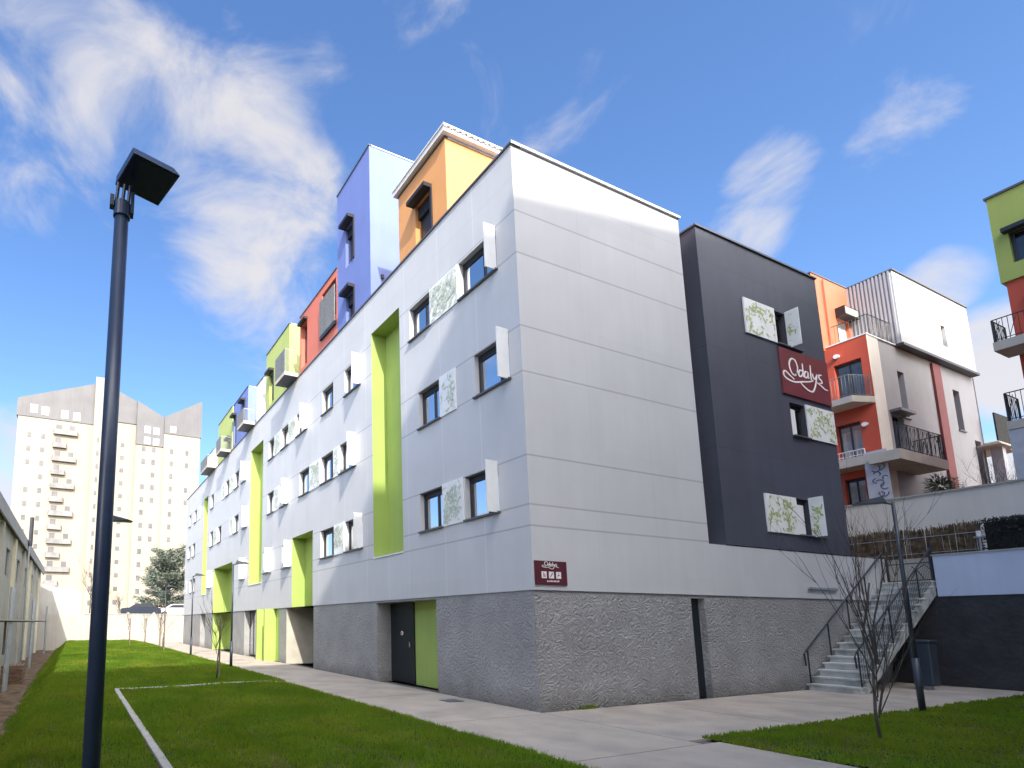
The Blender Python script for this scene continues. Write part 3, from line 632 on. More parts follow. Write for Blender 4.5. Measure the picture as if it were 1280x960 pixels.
# ------------------------------------------------------------------ rooftop boxes (parts of the residence)
def rbox(y0, y1, top, m, wins=(), x1=5.5, hood=True):
    b = MB(); X = .045
    hs = [(a, c, d, e, .3) for a, c, d, e in wins]
    wall(b, 0, X, y0, y1, TOP+.04, top, hs, m)
    b.face([(X, y0, 12.3), (x1, y0, 12.3), (x1, y0, top), (X, y0, top)], m)
    b.face([(X, y1, 12.3), (x1, y1, 12.3), (x1, y1, top), (X, y1, top)], m)
    b.face([(x1, y0, 12.3), (x1, y1, 12.3), (x1, y1, top), (x1, y0, top)], m)
    b.face([(X, y0, top), (x1, y0, top), (x1, y1, top), (X, y1, top)], 'roofing')
    o = b.build('penthouse', bl)
    c = MB(); c.box(X-.03, X+.08, y0-.02, y1+.02, top+.001, top+.045, 'dark_coping'); c.box(X+.08, x1, y0-.02, y0+.08, top+.001, top+.04, 'coping'); c.build('coping', o)
    for a, cc, d, e in wins:
        f = MB(); f.box(X+.2, X+.25, a+.002, cc-.002, d+.002, e-.002, 'frame'); f.box(X+.19, X+.199, a+.08, cc-.08, d+.08, e-.25, 'curtain' if random.random() < .3 else 'frame')
        if hood:
            f.box(X-.28, X-.002, a-.02, cc+.06, e-.02, e+.10, 'hood'); f.box(X-.05, X-.002, a-.03, a+.05, d, e-.02, 'hood'); f.box(X+.1, X+.19, a+.003, cc-.003, e-.4, e-.003, 'hood')
        f.build('window', o)
    return o
o = rbox(2.44, 4.86, 14.93, 'orange', [(3.12, 3.95, 12.63, 13.95)])
m = MB(); m.box(-.10, 5.5, 2.30, 4.95, 14.99, 15.10, 'white_render')
for k in range(28): m.box(-.10+k*.2, -.0+k*.2, 2.27, 4.96, 15.10, 15.14, 'coping')
m.box(-.13, 5.5, 2.26, 4.97, 15.141, 15.18, 'coping'); m.build('roof', o)
o = rbox(6.70, 9.33, 18.42, 'blue', [(7.9, 8.6, 14.9, 16.5), (7.9, 8.6, 12.65, 13.75)])
m = MB(); m.box(.45, .55, 6.66, 6.698, 13.45, 13.6, 'hood'); m.build('vent', o)
o = rbox(9.37, 13.28, 15.40, 'salmon', [(12.42, 13.12, 12.9, 14.9), (9.47, 10.8, 13.55, 15.1)], hood=False)
m = MB(); m.box(-.06, -.02, 9.42, 10.85, 13.25, 14.75, 'mesh'); m.box(-.06, .04, 9.42, 10.85, 13.1, 13.245, 'frame'); m.build('guard', o)
m = MB(); m.box(-.14, .043, 12.38, 13.18, 14.9, 15.0, 'hood'); m.build('window_hood', o)
o = rbox(14.64, 18.17, 15.85, 'lime_roof', [(16.9, 17.6, 12.9, 14.5)])
o = rbox(18.55, 19.85, 14.85, 'white_render', [])
o = rbox(21.62, 24.95, 15.55, 'blue', [(24.15, 24.8, 12.9, 14.7), (22.2, 22.9, 13.2, 14.95)])
o = rbox(25.15, 29.1, 15.65, 'lime_roof', [(25.4, 26.2, 12.7, 13.6)])
o = rbox(30.4, 33.0, 14.3, 'white_render', [])
def balcony(y0, y1, z0, ztop, label_mat='mesh'):
    b = MB(); b.box(-.65, .0, y0, y1, z0, z0+.17, 'slab'); b.box(-.64, .3, y0+.02, y1-.02, z0-.02, z0-.001, 'frame')
    o = b.build('balcony', bl)
    g_ = MB(); zt = ztop
    g_.box(-.655, -.63, y0, y1, z0+.17, zt, 'mesh')
    for k in range(9):
        xx = -.62+k*.075; g_.box(xx, xx+.012, y0+.01, y0+.022, z0+.17, zt, 'steel')
    g_.box(-.65, 0, y0+.005, y0+.027, zt-.03, zt, 'steel')
    g_.build('guard', o)
balcony(13.35, 14.63, 12.62, 13.85); balcony(19.95, 21.3, 12.62, 13.5); balcony(25.3, 26.6, 12.6, 13.6); balcony(29.3, 31.6, 12.6, 13.5)

# ------------------------------------------------------------------ stairs and right hand walls
st = thing('staircase', 'outdoor concrete staircase with dark metal handrails climbing along the grey wall', 'staircase', (9.3, -.6, 0))
NS, RUN, RISE, SX = 17, .288, .174, 9.28
YA, YB = -.04, -1.17
fl = MB()
prof = []
for k in range(NS): prof += [(SX+k*RUN, k*RISE), (SX+k*RUN, (k+1)*RISE-.05)]
prof += [(SX+NS*RUN, NS*RISE-.05), (SX+NS*RUN, NS*RISE-.32), (SX+.35, 0)]
top_ = [(a, YA-.04, b) for a, b in prof]; bot = [(a, YB+.015, b) for a, b in prof]
fl.face(top_, 'stair'); fl.face(list(reversed(bot)), 'stair')
for i in range(len(prof)):
    j = (i+1) % len(prof); fl.face([top_[i], bot[i], bot[j], top_[j]], 'stair')
fl.build('flight', st)
for k in range(NS):
    BOX('tread', st, 'stair', SX+k*RUN-.035, SX+(k+1)*RUN-.0 if k < NS-1 else 14.0, YB, YA, (k+1)*RISE-.055, (k+1)*RISE, bevel=.012)
def handrail(y, full, posts):
    rz = lambda x: (x-SX)/RUN*RISE
    m = MB(); x0, x1 = SX+.02, SX+NS*RUN-.1
    m.tube([(x0-.06, y, rz(x0)+.62), (x0-.08, y, rz(x0)+.92), (x0, y, rz(x0)+1.0), (x1, y, rz(x1)+1.0)], .021, 'rail')
    o = m.build('handrail', st)
    for i in range(posts):
        x = x0+.08+(x1-x0-.2)*i/(posts-1); m = MB(); m.tube([(x, y, rz(x)+.05), (x, y, rz(x)+.99)], .019, 'rail'); m.build('post', o)
    m = MB()
    if full:
        m.bar((x0+.1, y, rz(x0+.1)+.14), (x1, y, rz(x1)+.14), .02, 'rail')
        for i in range(46):
            x = x0+.1+(x1-x0-.1)*i/45; m.bar((x, y, rz(x)+.14), (x, y, rz(x)+.98), .009, 'rail')
        for q in range(1, 8): m.bar((x0+.1, y, rz(x0+.1)+.14+q*.105), (x1, y, rz(x1)+.14+q*.105), .007, 'rail')
        m.build('mesh_infill', o)
    return o
handrail(-.09, False, 5); handrail(YB+.03, True, 6)
# gate at the stair head
gt = thing('gate', 'low dark metal gate with two tall posts at the head of the stairs', 'gate', (14.2, -.6, 2.96))
for y in (-.12, -1.1):
    m = MB(); m.box(14.15, 14.2, y-.025, y+.025, 2.96, 4.05 if y < -1 else 3.65, 'rail'); m.build('post', gt)
m = MB(); m.bar((14.17, -.14, 3.0), (14.17, -1.08, 3.0), .03, 'rail'); m.bar((14.17, -.14, 3.5), (14.17, -1.08, 3.5), .03, 'rail')
m.tube([(14.17, -.62, 3.02), (14.17, -.75, 3.3), (14.17, -.95, 3.45), (14.17, -1.05, 3.3)], .012, 'rail'); m.tube([(14.17, -.9, 3.02), (14.17, -.8, 3.25), (14.17, -.66, 3.42)], .012, 'rail')
m.build('panel', gt)
rw = thing('retaining_wall', 'two tone retaining wall, pale lavender band over dark rough stone, right of the stairs', 'wall', (14.15, -7, 0))
m = MB(); m.box(14.03, 14.35, -14, -1.18, 0, 2.5, 'darkstone'); m.box(14.03, 14.35, -1.18, -.02, 0, 2.75, 'darkstone'); m.build('base', rw)
m = MB(); m.box(14.0, 14.35, -14, -1.19, 2.502, 3.66, 'lavender'); m.build('band', rw)
m = MB(); m.box(13.97, 14.38, -14, -1.16, 3.662, 3.70, 'edge'); m.build('coping', rw)
m = MB(); m.box(14.36, 60, -30, 12, -.5, 2.93, 'beige'); tag(m.build('terrace'), kind='structure')
bn = thing('waste_bin', 'dark upright litter bin standing below the staircase beside the right lamp post', 'bin', (12.6, -1.45, 0))
m = MB(); cx, cy_ = 12.35, -1.28; m.hexa([(cx-.2, cy_-.2, .1), (cx+.2, cy_-.2, .1), (cx+.2, cy_+.2, .1), (cx-.2, cy_+.2, .1), (cx-.22, cy_-.22, 1.22), (cx+.22, cy_-.22, 1.22), (cx+.22, cy_+.22, 1.22), (cx-.22, cy_+.22, 1.22)], 'bin'); m.build('body', bn, bevel=.03)
m = MB(); m.box(cx-.24, cx+.24, cy_-.24, cy_+.24, 1.222, 1.30, 'bin'); m.build('lid', bn, bevel=.03)
m = MB(); m.tube([(cx, cy_, 0), (cx, cy_, .1)], .12, 'steel', 10); m.build('foot', bn)
# brushwood fence + low wall + hedge + cream wall
lw = MB(); lw.box(15.3, 15.5, -1.8, 2.2, 2.93, 3.74, 'beige'); tag(lw.build('low_wall'), 'low beige wall behind the stair head under the brushwood fence', 'wall')
bf = thing('brushwood_fence', 'brown brushwood screen fence with ragged top in front of the cream wall', 'fence', (15.55, 0, 3.74))
m = MB(); rr = random.Random(4)
for i in range(900):
    y = -1.75+i*.00443+rr.uniform(-.006, .006); h_ = 4.66+rr.uniform(-.07, .05)+(.1 if rr.random() < .06 else 0)+.03*math.sin(y*3)
    m.bar((15.56+rr.uniform(-.03, .03), y, 2.95), (15.56+rr.uniform(-.03, .03), y+rr.uniform(-.03, .03), h_), rr.uniform(.008, .018), 'brush')
m.build('brushwood', bf)
m = MB()
for z in (3.9, 4.4): m.bar((15.52, -1.75, z), (15.52, 2.2, z), .02, 'steel')
m.build('wire', bf)
hd = thing('hedge', 'dark clipped hedge standing on the terrace at the right edge', 'hedge', (15.6, -5, 2.93))
def leafmass(mb, x0, x1, y0, y1, z0, z1, n, s, m_, seed):
    r = random.Random(seed)
    for _ in range(n):
        c = Vector((r.uniform(x0, x1), r.uniform(y0, y1), r.uniform(z0, z1))); a = Vector((r.gauss(0, 1), r.gauss(0, 1), r.gauss(0, 1))).normalized(); b = a.orthogonal().normalized()
        L_ = s*r.uniform(.6, 1.4); mb.face([c-a*L_, c+b*L_*.5, c+a*L_, c-b*L_*.5], m_)
m = MB(); m.box(15.35, 15.9, -9, -1.9, 2.93, 4.62, 'hedge'); leafmass(m, 15.25, 15.4, -9, -1.83, 2.95, 4.72, 7000, .045, 'hedge', 5); leafmass(m, 15.25, 15.9, -9, -1.83, 4.58, 4.74, 4000, .04, 'hedge', 6); m.build('foliage', hd)
m = MB(); m.tube([(15.35, -1.78, 2.93), (15.35, -1.78, 4.2)], .03, 'steel'); m.tube([(15.35, -1.78, 4.2), (15.35, -1.78, 4.24)], .12, 'steel', 12); m.tube([(15.35, -1.78, 4.24), (15.35, -1.78, 4.40)], .06, 'letter', 12)
tag(m.build('garden_lamp'), 'small pale mushroom garden lamp beside the dark hedge', 'lamp')
cw = thing('boundary_wall', 'long plain cream garden wall below the red and white apartment building', 'wall', (17.5, 0, 2.93))
m = MB(); m.box(17.5, 17.8, -30, 6, 2.9, 6.02, 'cream'); m.build('wall', cw)
m = MB(); m.box(17.45, 17.85, -30, 6, 6.022, 6.08, 'edge'); m.build('coping', cw)
m = MB(); m.box(17.81, 200, -60, 80, -.5, 5.9, 'soil'); tag(m.build('garden_terrain'), kind='structure')
# ------------------------------------------------------------------ apartment building B
ab = thing('apartment_building', 'white and red apartment building with balconies and corrugated upper storey behind the cream wall', 'building', (25, 4, 5.9))
XB, YB_ = 22.76, 2.7
m = MB(); wall(m, 0, XB, YB_, 8, 5.9, 14.42, [(2.98, 3.95, 11.55, 13.45, .35), (3.3, 4.15, 8.95, 10.62, .3), (3.4, 4.1, 5.9, 8.1, .3)], 'redwall'); m.build('red_wall', ab)
m = MB(); wall(m, 1, YB_, XB, 23.75, 5.9, 14.42, [], 'cream'); m.build('corner_wall', ab)
m = MB(); wall(m, 1, YB_+.03, 23.75, 33.5, 5.9, 14.4, [(25.25, 25.85, 11.0, 13.2, .3), (30.85, 31.55, 11.2, 13.3, .3), (24.1, 25.2, 8.8, 11.0, .4), (32.5, 33.2, 6, 10.9, .5)], 'grey_render')
m.face([(33.5, YB_, 5.9), (33.5, 12, 5.9), (33.5, 12, 14.4), (33.5, YB_, 14.4)], 'grey_render'); m.build('grey_wall', ab)
m = MB(); m.box(28.75, 29.55, YB_-.06, YB_+.029, 5.9, 14.25, 'redstripe'); m.build('red_stripe', ab)
m = MB(); m.box(XB-.02, 25.5, YB_-.02, 4.15, 14.421, 14.48, 'coping'); m.build('terrace', ab)
def bwin_y(a, b, c, d, y):
    f = MB(); t = .05; f.box(a, b, y+.2, y+.25, d-.1, d, 'frame'); f.box(a, b, y+.2, y+.25, c, c+t, 'frame'); f.box(a, a+t, y+.2, y+.25, c+t, d-.1, 'frame'); f.box(b-t, b, y+.2, y+.25, c+t, d-.1, 'frame')
    o = f.build('window', ab); f = MB(); f.face([(a, y+.22, c), (b, y+.22, c), (b, y+.22, d), (a, y+.22, d)], 'glass'); f.build('pane', o)
    f = MB(); f.box(a, b, y+.32, y+.34, c, d, 'room'); f.build('room', o); f = MB(); f.box(a-.04, b+.04, y-.06, y+.15, c-.06, c-.003, 'sill'); f.build('sill', o); return o
bwin_y(25.25, 25.85, 11.0, 13.2, YB_+.03); bwin_y(30.85, 31.55, 11.2, 13.3, YB_+.03); bwin_y(24.1, 25.2, 8.8, 11.0, YB_+.03); bwin_y(32.5, 33.2, 6, 10.9, YB_+.03)
def bwin_x(a, b, c, d, x, shade='glass'):
    f = MB(); t = .06; f.box(x+.2, x+.25, a, b, d-.12, d, 'frame'); f.box(x+.2, x+.25, a, b, c, c+t, 'frame')
    for y in (a, (a+b)/2-t/2, b-t): f.box(x+.2, x+.25, y, y+t, c+t, d-.12, 'frame')
    o = f.build('window', ab); f = MB(); f.face([(x+.22, a, c), (x+.22, b, c), (x+.22, b, d), (x+.22, a, d)], 'glass'); f.build('pane', o)
    f = MB()
    for k in range(16):
        y0_ = a+(b-a)*k/16; xx = x+.35+.03*math.sin(k*1.6); x2 = x+.35+.03*math.sin((k+1)*1.6); f.face([(xx, y0_, c), (x2, y0_+(b-a)/16, c), (x2, y0_+(b-a)/16, d-.3), (xx, y0_, d-.3)], 'curtain' if shade == 'c' else 'mesh')
    f.build('curtain', o, smooth=True); return o
bwin_x(2.98, 3.95, 11.55, 13.45, XB); bwin_x(3.3, 4.15, 8.95, 10.62, XB, 'c'); bwin_x(3.4, 4.1, 5.9, 8.1, XB, 'c')
# wall lamps
for y, z in ((3.78, 13.83), (3.12, 10.38)):
    m = MB(); m.tube([(XB-.13, y, z), (XB-.002, y, z)], .10, 'letter', 12); m.build('wall_lamp', ab)
# balconies of the red side
def railing(mb, pts, z0, z1, m_='rail', step=.11, curl=False):
    for a, b in zip(pts[:-1], pts[1:]):
        a, b = Vector(a), Vector(b); L_ = (b-a).length; n = max(1, int(L_/step))
        mb.bar((*a, z1), (*b, z1), .04, m_); mb.bar((*a, z0+.08), (*b, z0+.08), .03, m_)
        for k in range(n+1):
            p = a.lerp(b, k/n); mb.bar((*p, z0), (*p, z1), .045 if k % 8 == 0 else .018, m_)
            if curl and k % 3 == 0 and k < n:
                q_ = a.lerp(b, (k+1.5)/n); mb.bar((*p, z0+.1), (*q_, z1-.1), .02, m_)
m = MB(); m.hexa([(21.7, 3.05, 11.25), (22.755, 2.7, 11.25), (22.755, 4.6, 11.25), (21.7, 4.6, 11.25), (21.7, 3.05, 11.53), (22.755, 2.7, 11.53), (22.755, 4.6, 11.53), (21.7, 4.6, 11.53)], 'slab'); o = m.build('balcony', ab)
m = MB(); railing(m, [(22.7, 2.78), (21.76, 3.1), (21.76, 4.5)], 11.53, 12.5, 'mesh', .12); m.build('railing', o)
m = MB(); m.box(21.7, 22.755, 2.2, 4.6, 8.42, 8.80, 'slab'); o = m.build('balcony', ab)
m = MB(); railing(m, [(21.76, 2.9), (21.76, 4.5)], 8.8, 9.1, 'letter', .12); m.build('railing', o)
m = MB(); m.box(21.72, 21.78, 2.22, 2.95, 6.6, 8.9, 'screen')
rq = random.Random(9)
for _ in range(9):
    y, z = rq.uniform(2.35, 2.8), rq.uniform(6.9, 8.5); n = 7; a0 = rq.uniform(0, 6); r0 = rq.uniform(.08, .16)
    m.tube([(21.71, y+r0*math.cos(a0+t*.6), z+r0*math.sin(a0+t*.6)) for t in range(n)], .018, 'screenpat', 5)
m.build('patterned_screen', ab)
# balcony on the grey side
m = MB(); m.box(21.4, 25.6, 1.7, 2.69, 8.3, 8.72, 'slab'); o = m.build('balcony', ab)
m = MB(); railing(m, [(21.45, 1.75), (25.55, 1.75), (25.55, 2.65)], 8.72, 9.85, 'rail', .12, True); m.build('railing', o)
m = MB(); m.box(24.0, 25.4, YB_-.35, YB_+.028, 11.0, 11.12, 'sill'); m.build('door_hood', ab)
# far right balcony + canopy
m = MB(); m.box(33.5, 35.7, 2.2, 4, 10.55, 10.85, 'slab'); m.box(32.5, 34.5, 1.9, 2.7, 10.5, 10.56, 'slab'); o = m.build('balcony', ab)
m = MB(); m.box(33.55, 35.65, 2.22, 2.28, 10.9, 12.35, 'hedge'); m.build('screen', o)
m = MB(); m.box(33.35, 33.75, 2.1, 2.5, 5.9, 10.5, 'screen'); m.build('column', ab)
# upper storey
up_ = MB(); wall(up_, 1, 2.5, 25.5, 33.3, 14.5, 18.12, [(29.85, 30.35, 15.3, 16.4, .15)], 'upper_white')
up_.face([(33.3, 2.5, 14.5), (33.3, 10, 14.5), (33.3, 10, 18.12), (33.3, 2.5, 18.12)], 'upper_white'); up_.face([(25.5, 2.5, 14.5), (33.3, 2.5, 14.5), (33.3, 10, 14.5), (25.5, 10, 14.5)], 'upper_white')
up_.face([(25.5, 2.5, 18.1), (33.3, 2.5, 18.1), (33.3, 10, 18.1), (25.5, 10, 18.1)], 'roofing')
up_.build('upper_storey', ab); BOX('window', ab, 'mesh', 29.86, 30.34, 2.62, 2.66, 15.3, 16.4)
m = MB(); m.box(25.4, 33.4, 2.42, 2.9, 14.38, 14.499, 'frame'); m.build('edge_trim', ab)
m = MB(); m.box(25.42, 33.35, 2.44, 2.6, 18.122, 18.17, 'sill'); m.box(25.42, 25.6, 2.6, 4.2, 18.122, 18.17, 'sill'); m.build('coping', ab)
m = MB(); n = 12; y0_, y1_ = 2.5, 4.17
for k in range(n):
    a = y0_+(y1_-y0_)*k/n; b = a+(y1_-y0_)/n; c = (a+b)/2
    m.face([(25.5, a, 14.5), (25.5, c, 14.5), (25.5, c, 18.12), (25.5, a, 18.12)], 'corrugated'); m.face([(25.5, c, 14.5), (25.42, c, 14.5), (25.42, c, 18.12), (25.5, c, 18.12)], 'corrugated')
    m.face([(25.42, c, 14.5), (25.42, b, 14.5), (25.42, b, 18.12), (25.42, c, 18.12)], 'corrugated'); m.face([(25.42, b, 14.5), (25.5, b, 14.5), (25.5, b, 18.12), (25.42, b, 18.12)], 'corrugated')
m.build('corrugated_wall', ab)
m = MB(); wall(m, 1, 4.17, 22.3, 25.42, 14.3, 18.15, [(24.2, 25.25, 14.49, 16.3, .2)], 'salmon_wall'); m.box(22.3, 25.45, 4.14, 4.3, 18.152, 18.2, 'dark_coping'); m.build('salmon_wall', ab)
m = MB(); m.box(24.2, 25.25, 4.3, 4.34, 14.49, 16.3, 'shutter'); o = m.build('window', ab); m = MB(); m.box(24.1, 25.35, 3.8, 4.165, 16.3, 16.75, 'hood'); m.box(24.15, 25.3, 3.79, 3.80, 16.35, 16.7, 'beige'); m.build('hood', o)
m = MB(); railing(m, [(23.3, 2.78), (25.4, 2.78)], 14.48, 15.55, 'rail', .12, True); railing(m, [(23.3, 2.78), (23.3, 4.1)], 14.48, 15.55, 'rail', .12, False); m.build('terrace_railing', ab)
m = MB(); m.tube([(23.2, 4.1, 14.49), (23.2, 4.1, 18)], .04, 'salmon_wall'); m.build('downpipe', ab)

# ------------------------------------------------------------------ building at right edge
db = thing('apartment_building', 'green, red and magenta apartment block with railed balconies cut by the right edge', 'building', (22, -6, 5.9))
m = MB(); wall(m, 0, 21.95, -12, -1.45, 14.12, 17.5, [(-3.8, -1.82, 14.72, 15.95, .25)], 'green_wall'); m.face([(21.95, -1.45, 14.12), (30, -1.45, 14.12), (30, -1.45, 17.5), (21.95, -1.45, 17.5)], 'green_wall'); m.face([(21.95, -12, 14.12), (21.95, -1.45, 14.12), (30, -1.45, 14.12), (30, -12, 14.12)], 'green_wall'); m.build('green_wall', db)
m = MB(); wall(m, 0, 22.05, -12, -1.55, 10.4, 14.118, [(-3.9, -2.12, 11.8, 13.45, .25)], 'redwall'); m.face([(22.05, -1.55, 10.4), (30, -1.55, 10.4), (30, -1.55, 14.118), (22.05, -1.55, 14.118)], 'redwall'); m.build('red_wall', db)
m = MB(); m.box(22.07, 30, -12, -1.6, 5.9, 10.398, 'magenta'); m.build('magenta_wall', db)
m = MB(); m.box(21.88, 30, -12, -1.4, 17.502, 17.58, 'dark_coping'); m.build('coping', db)
def dwin(a, b, c, d, x):
    f = MB(); f.box(x+.18, x+.24, a, b, d-.12, d, 'frame'); f.box(x+.18, x+.24, a, b, c, c+.1, 'frame'); f.box(x+.18, x+.24, b-.1, b, c+.1, d-.12, 'frame'); f.box(x+.18, x+.24, a, a+.1, c+.1, d-.12, 'frame'); o = f.build('window', db)
    f = MB(); f.face([(x+.2, a, c), (x+.2, b, c), (x+.2, b, d), (x+.2, a, d)], 'glass'); f.build('pane', o); f = MB(); f.box(x+.4, x+.42, a, b, c, d, 'room'); f.build('room', o)
    f = MB(); f.box(x-.3, x-.003, a-.1, b+.1, d-.05, d+.1, 'hood'); f.build('hood', o)
dwin(-3.8, -1.82, 14.72, 15.95, 21.95); dwin(-3.9, -2.12, 11.8, 13.45, 22.05)
m = MB(); m.box(20.8, 22.04, -6, -1.3, 11.3, 11.62, 'slab'); o = m.build('balcony', db)
m = MB(); railing(m, [(22.0, -1.34), (20.85, -1.34), (20.85, -6)], 11.62, 12.45, 'rail', .12, True); m.build('railing', o)
m = MB(); m.box(20.8, 22.06, -6, -1.3, 8.4, 8.7, 'slab'); o = m.build('balcony', db)
m = MB(); railing(m, [(22.0, -1.34), (20.85, -1.34), (20.85, -6)], 8.7, 9.72, 'rail', .12, True); m.build('railing', o)
m = MB(); m.box(20.83, 20.87, -3.5, -1.3, 6.2, 8.39, 'screen')
for _ in range(26):
    y, z = rq.uniform(-3.3, -1.45), rq.uniform(6.4, 8.3); a0 = rq.uniform(0, 6); r0 = rq.uniform(.08, .2)
    m.tube([(20.82, y+r0*math.cos(a0+t*.6), z+r0*math.sin(a0+t*.6)) for t in range(6)], .03, 'leafgrey', 5)
m.build('patterned_screen', db)
# far silhouettes between the two
fb = thing('house', 'distant dark brown house seen between the two apartment buildings', 'house', (60, 16, 6))
m = MB(); m.box(58, 64, 12.0, 15.6, 6, 13.2, 'redstripe'); m.box(58, 64, 7, 12, 6, 12.2, 'redstripe'); m.build('wall', fb)
m = MB(); m.hexa([(57.7, 11.8, 13.2), (64, 11.8, 13.2), (64, 15.8, 13.2), (57.7, 15.8, 13.2), (59, 13, 15), (63, 13, 15), (63, 14.6, 15), (59, 14.6, 15)], 'frame'); m.build('roof', fb)

# ------------------------------------------------------------------ lamp posts
lp = thing('lamp_post', 'tall dark lamp post with flat square floodlight, close to the camera on the left', 'lamp post', (-8.3, -4.35, 0))
m = MB(); m.tube([(-8.3, -4.35, 0), (-8.3, -4.35, 4.86)], .060, 'pole', 28, .052); m.build('pole', lp, smooth=True)
m = MB(); m.tube([(-8.3, -4.35, 4.86), (-8.3, -4.35, 4.98)], .062, 'pole', 20); m.box(-8.39, -8.36, -4.38, -4.32, 4.93, 5.02, 'pole'); m.box(-8.24, -8.215, -4.385, -4.315, 4.9, 5.08, 'pole')
for dx in (-.045, .0, .04): m.tube([(-8.3+dx, -4.35, 4.97), (-8.29+dx, -4.36, 5.14)], .013, 'pole', 8)
m.build('bracket', lp)
hd_ = MB(); cz = 5.17; A = Vector((-8.36, -4.29, cz)); B = Vector((-8.25, -4.64, cz+.03)); C_ = Vector((-7.90, -4.58, cz+.01)); D_ = Vector((-8.02, -4.22, cz-.02)); U = Vector((-.02, .02, .085))
ins = [p.lerp((A+B+C_+D_)/4, .12) for p in (A, B, C_, D_)]
hd_.hexa([A, D_, C_, B, ins[0]+U, ins[3]+U, ins[2]+U, ins[1]+U], 'pole'); hh = hd_.build('floodlight', lp, bevel=.006)
m = MB(); ii = [p.lerp((A+B+C_+D_)/4, .1)-Vector((0, 0, .003)) for p in (A, B, C_, D_)]; m.face(ii, 'lampglass'); m.build('lens', hh)

def lamp(loc, h_, axis, label):
    x, y = loc
    t = thing('lamp_post', label, 'lamp post', (x, y, 0), 'slim dark lamp posts with flat heads')
    m = MB(); m.tube([(x, y, 0), (x, y, 1.05)], .055, 'pole2', 14); m.tube([(x, y, 1.05), (x, y, h_)], .038, 'pole2', 14, .03); m.build('pole', t, smooth=True)
    ax = Vector(axis); pr = Vector((-ax.y, ax.x)); o0 = Vector((x, y))
    m = MB(); m.tube([(x, y, h_-.04), (x+ax.x*.15, y+ax.y*.15, h_+.02)], .022, 'pole2', 8); m.build('arm', t)
    m = MB(); a, b = o0+ax*.08-pr*.07, o0+ax*.08+pr*.07; c, d = o0+ax*.62+pr*.13, o0+ax*.62-pr*.13
    m.hexa([(*a, h_), (*d, h_+.03), (*c, h_+.03), (*b, h_), (*(a+ax*.06), h_+.15), (*(d-ax*.12), h_+.07), (*(c-ax*.12), h_+.07), (*(b+ax*.06), h_+.15)], 'pole2'); m.build('lamp_head', t, bevel=.008)
    return t
lamp((7.02, -3.02), 4.25, (-.35, .94), 'slim lamp post standing by the staircase on the right')
lamp((-2.9, 12.8), 4.05, (.95, -.3), 'slim lamp post at the lawn edge in front of the lime entrance')
lamp((-2.95, 20.8), 4.2, (.95, -.3), 'slim lamp post further back along the path')
lamp((-2.95, 30.5), 4.2, (.95, -.3), 'farthest slim lamp post near the end of the path')
lamp((-7.95, 5.25), 4.12, (.99, .1), 'lamp post half hidden straight behind the big foreground post')

# ------------------------------------------------------------------ saplings
def branch(mb, p, d, L_, r, depth, rnd, m_='twig', spread=.5, upb=.25):
    pts = [p.copy()]; n = 4
    for k in range(n):
        d = (d + Vector((rnd.gauss(0, .10), rnd.gauss(0, .10), rnd.gauss(0, .05)+upb*.15))).normalized(); p = p + d*L_/n; pts.append(p.copy())
    mb.tube(pts, r, m_, 5, r*.35, cap=False)
    if depth > 0:
        for _ in range(rnd.randint(2, 4)):
            k = rnd.randint(1, n); q = pts[k]; a = Vector((rnd.gauss(0, 1), rnd.gauss(0, 1), rnd.gauss(0, .4))).normalized()
            branch(mb, q, (d+a*spread+Vector((0, 0, upb))).normalized(), L_*rnd.uniform(.45, .75), r*.5, depth-1, rnd, m_, spread, upb)
def sapling(x, y, h_, seed, label, stake=True, group='bare young trees on the lawn', z=0.05, bushy=False, nb=9):
    rnd = random.Random(seed); t = thing('sapling', label, 'tree', (x, y, z), group)
    m = MB(); pts = [Vector((x+rnd.gauss(0, .015)*k, y+rnd.gauss(0, .015)*k, z+h_*.62*k/6)) for k in range(7)]; m.tube(pts, .022, 'bark', 7, .012); m.build('trunk', t, smooth=True)
    m = MB()
    for k in range(nb):
        f = rnd.uniform(.04, .8) if bushy else rnd.uniform(.35, 1); p = pts[0].lerp(pts[-1], f); a = rnd.uniform(0, 6.28)
        w_ = .3 if bushy else .5; d = Vector((math.cos(a)*w_, math.sin(a)*w_, rnd.uniform(.7, 1.3))).normalized(); branch(m, p, d, h_*rnd.uniform(.25, .45), .009, 2 if bushy else 1, rnd, spread=.28 if bushy else .5)
    m.build('crown', t)
    if stake:
        m = MB(); m.tube([(x+.07, y, z-.05), (x+.07, y, z+1.9)], .028, 'stake', 7); m.build('stake', t)
    return t
sapling(2.3, -4.22, 3.7, 3, 'bare bushy young tree in the small right hand lawn', False, bushy=True, nb=16, group='bare young trees on the lawn')
m = MB()
sapling(-4.45, 8.5, 2.9, 5, 'bare sapling tied to a dark stake just behind the sideways edging strip', z=.08)
sapling(-4.2, 22, 3.0, 7, 'bare sapling with stake in the sunlit middle of the lawn', z=.22)
sapling(-3.6, 28, 3.0, 8, 'bare sapling with stake in the sunlit lawn, third from the near one', z=.22)
sapling(-5.0, 33, 3.0, 9, 'bare sapling with stake at the back of the lawn, left one', z=.22)
sapling(-3.4, 38, 3.0, 10, 'bare sapling at the far end of the lawn by the building', z=.22)
# weeds at the wall foot
m = MB(); leafmass(m, 1.05, 1.5, -.08, .02, 0, .07, 160, .025, 'blade', 8); tag(m.build('weed'), 'small green weed growing at the foot of the grey wall', 'plant')

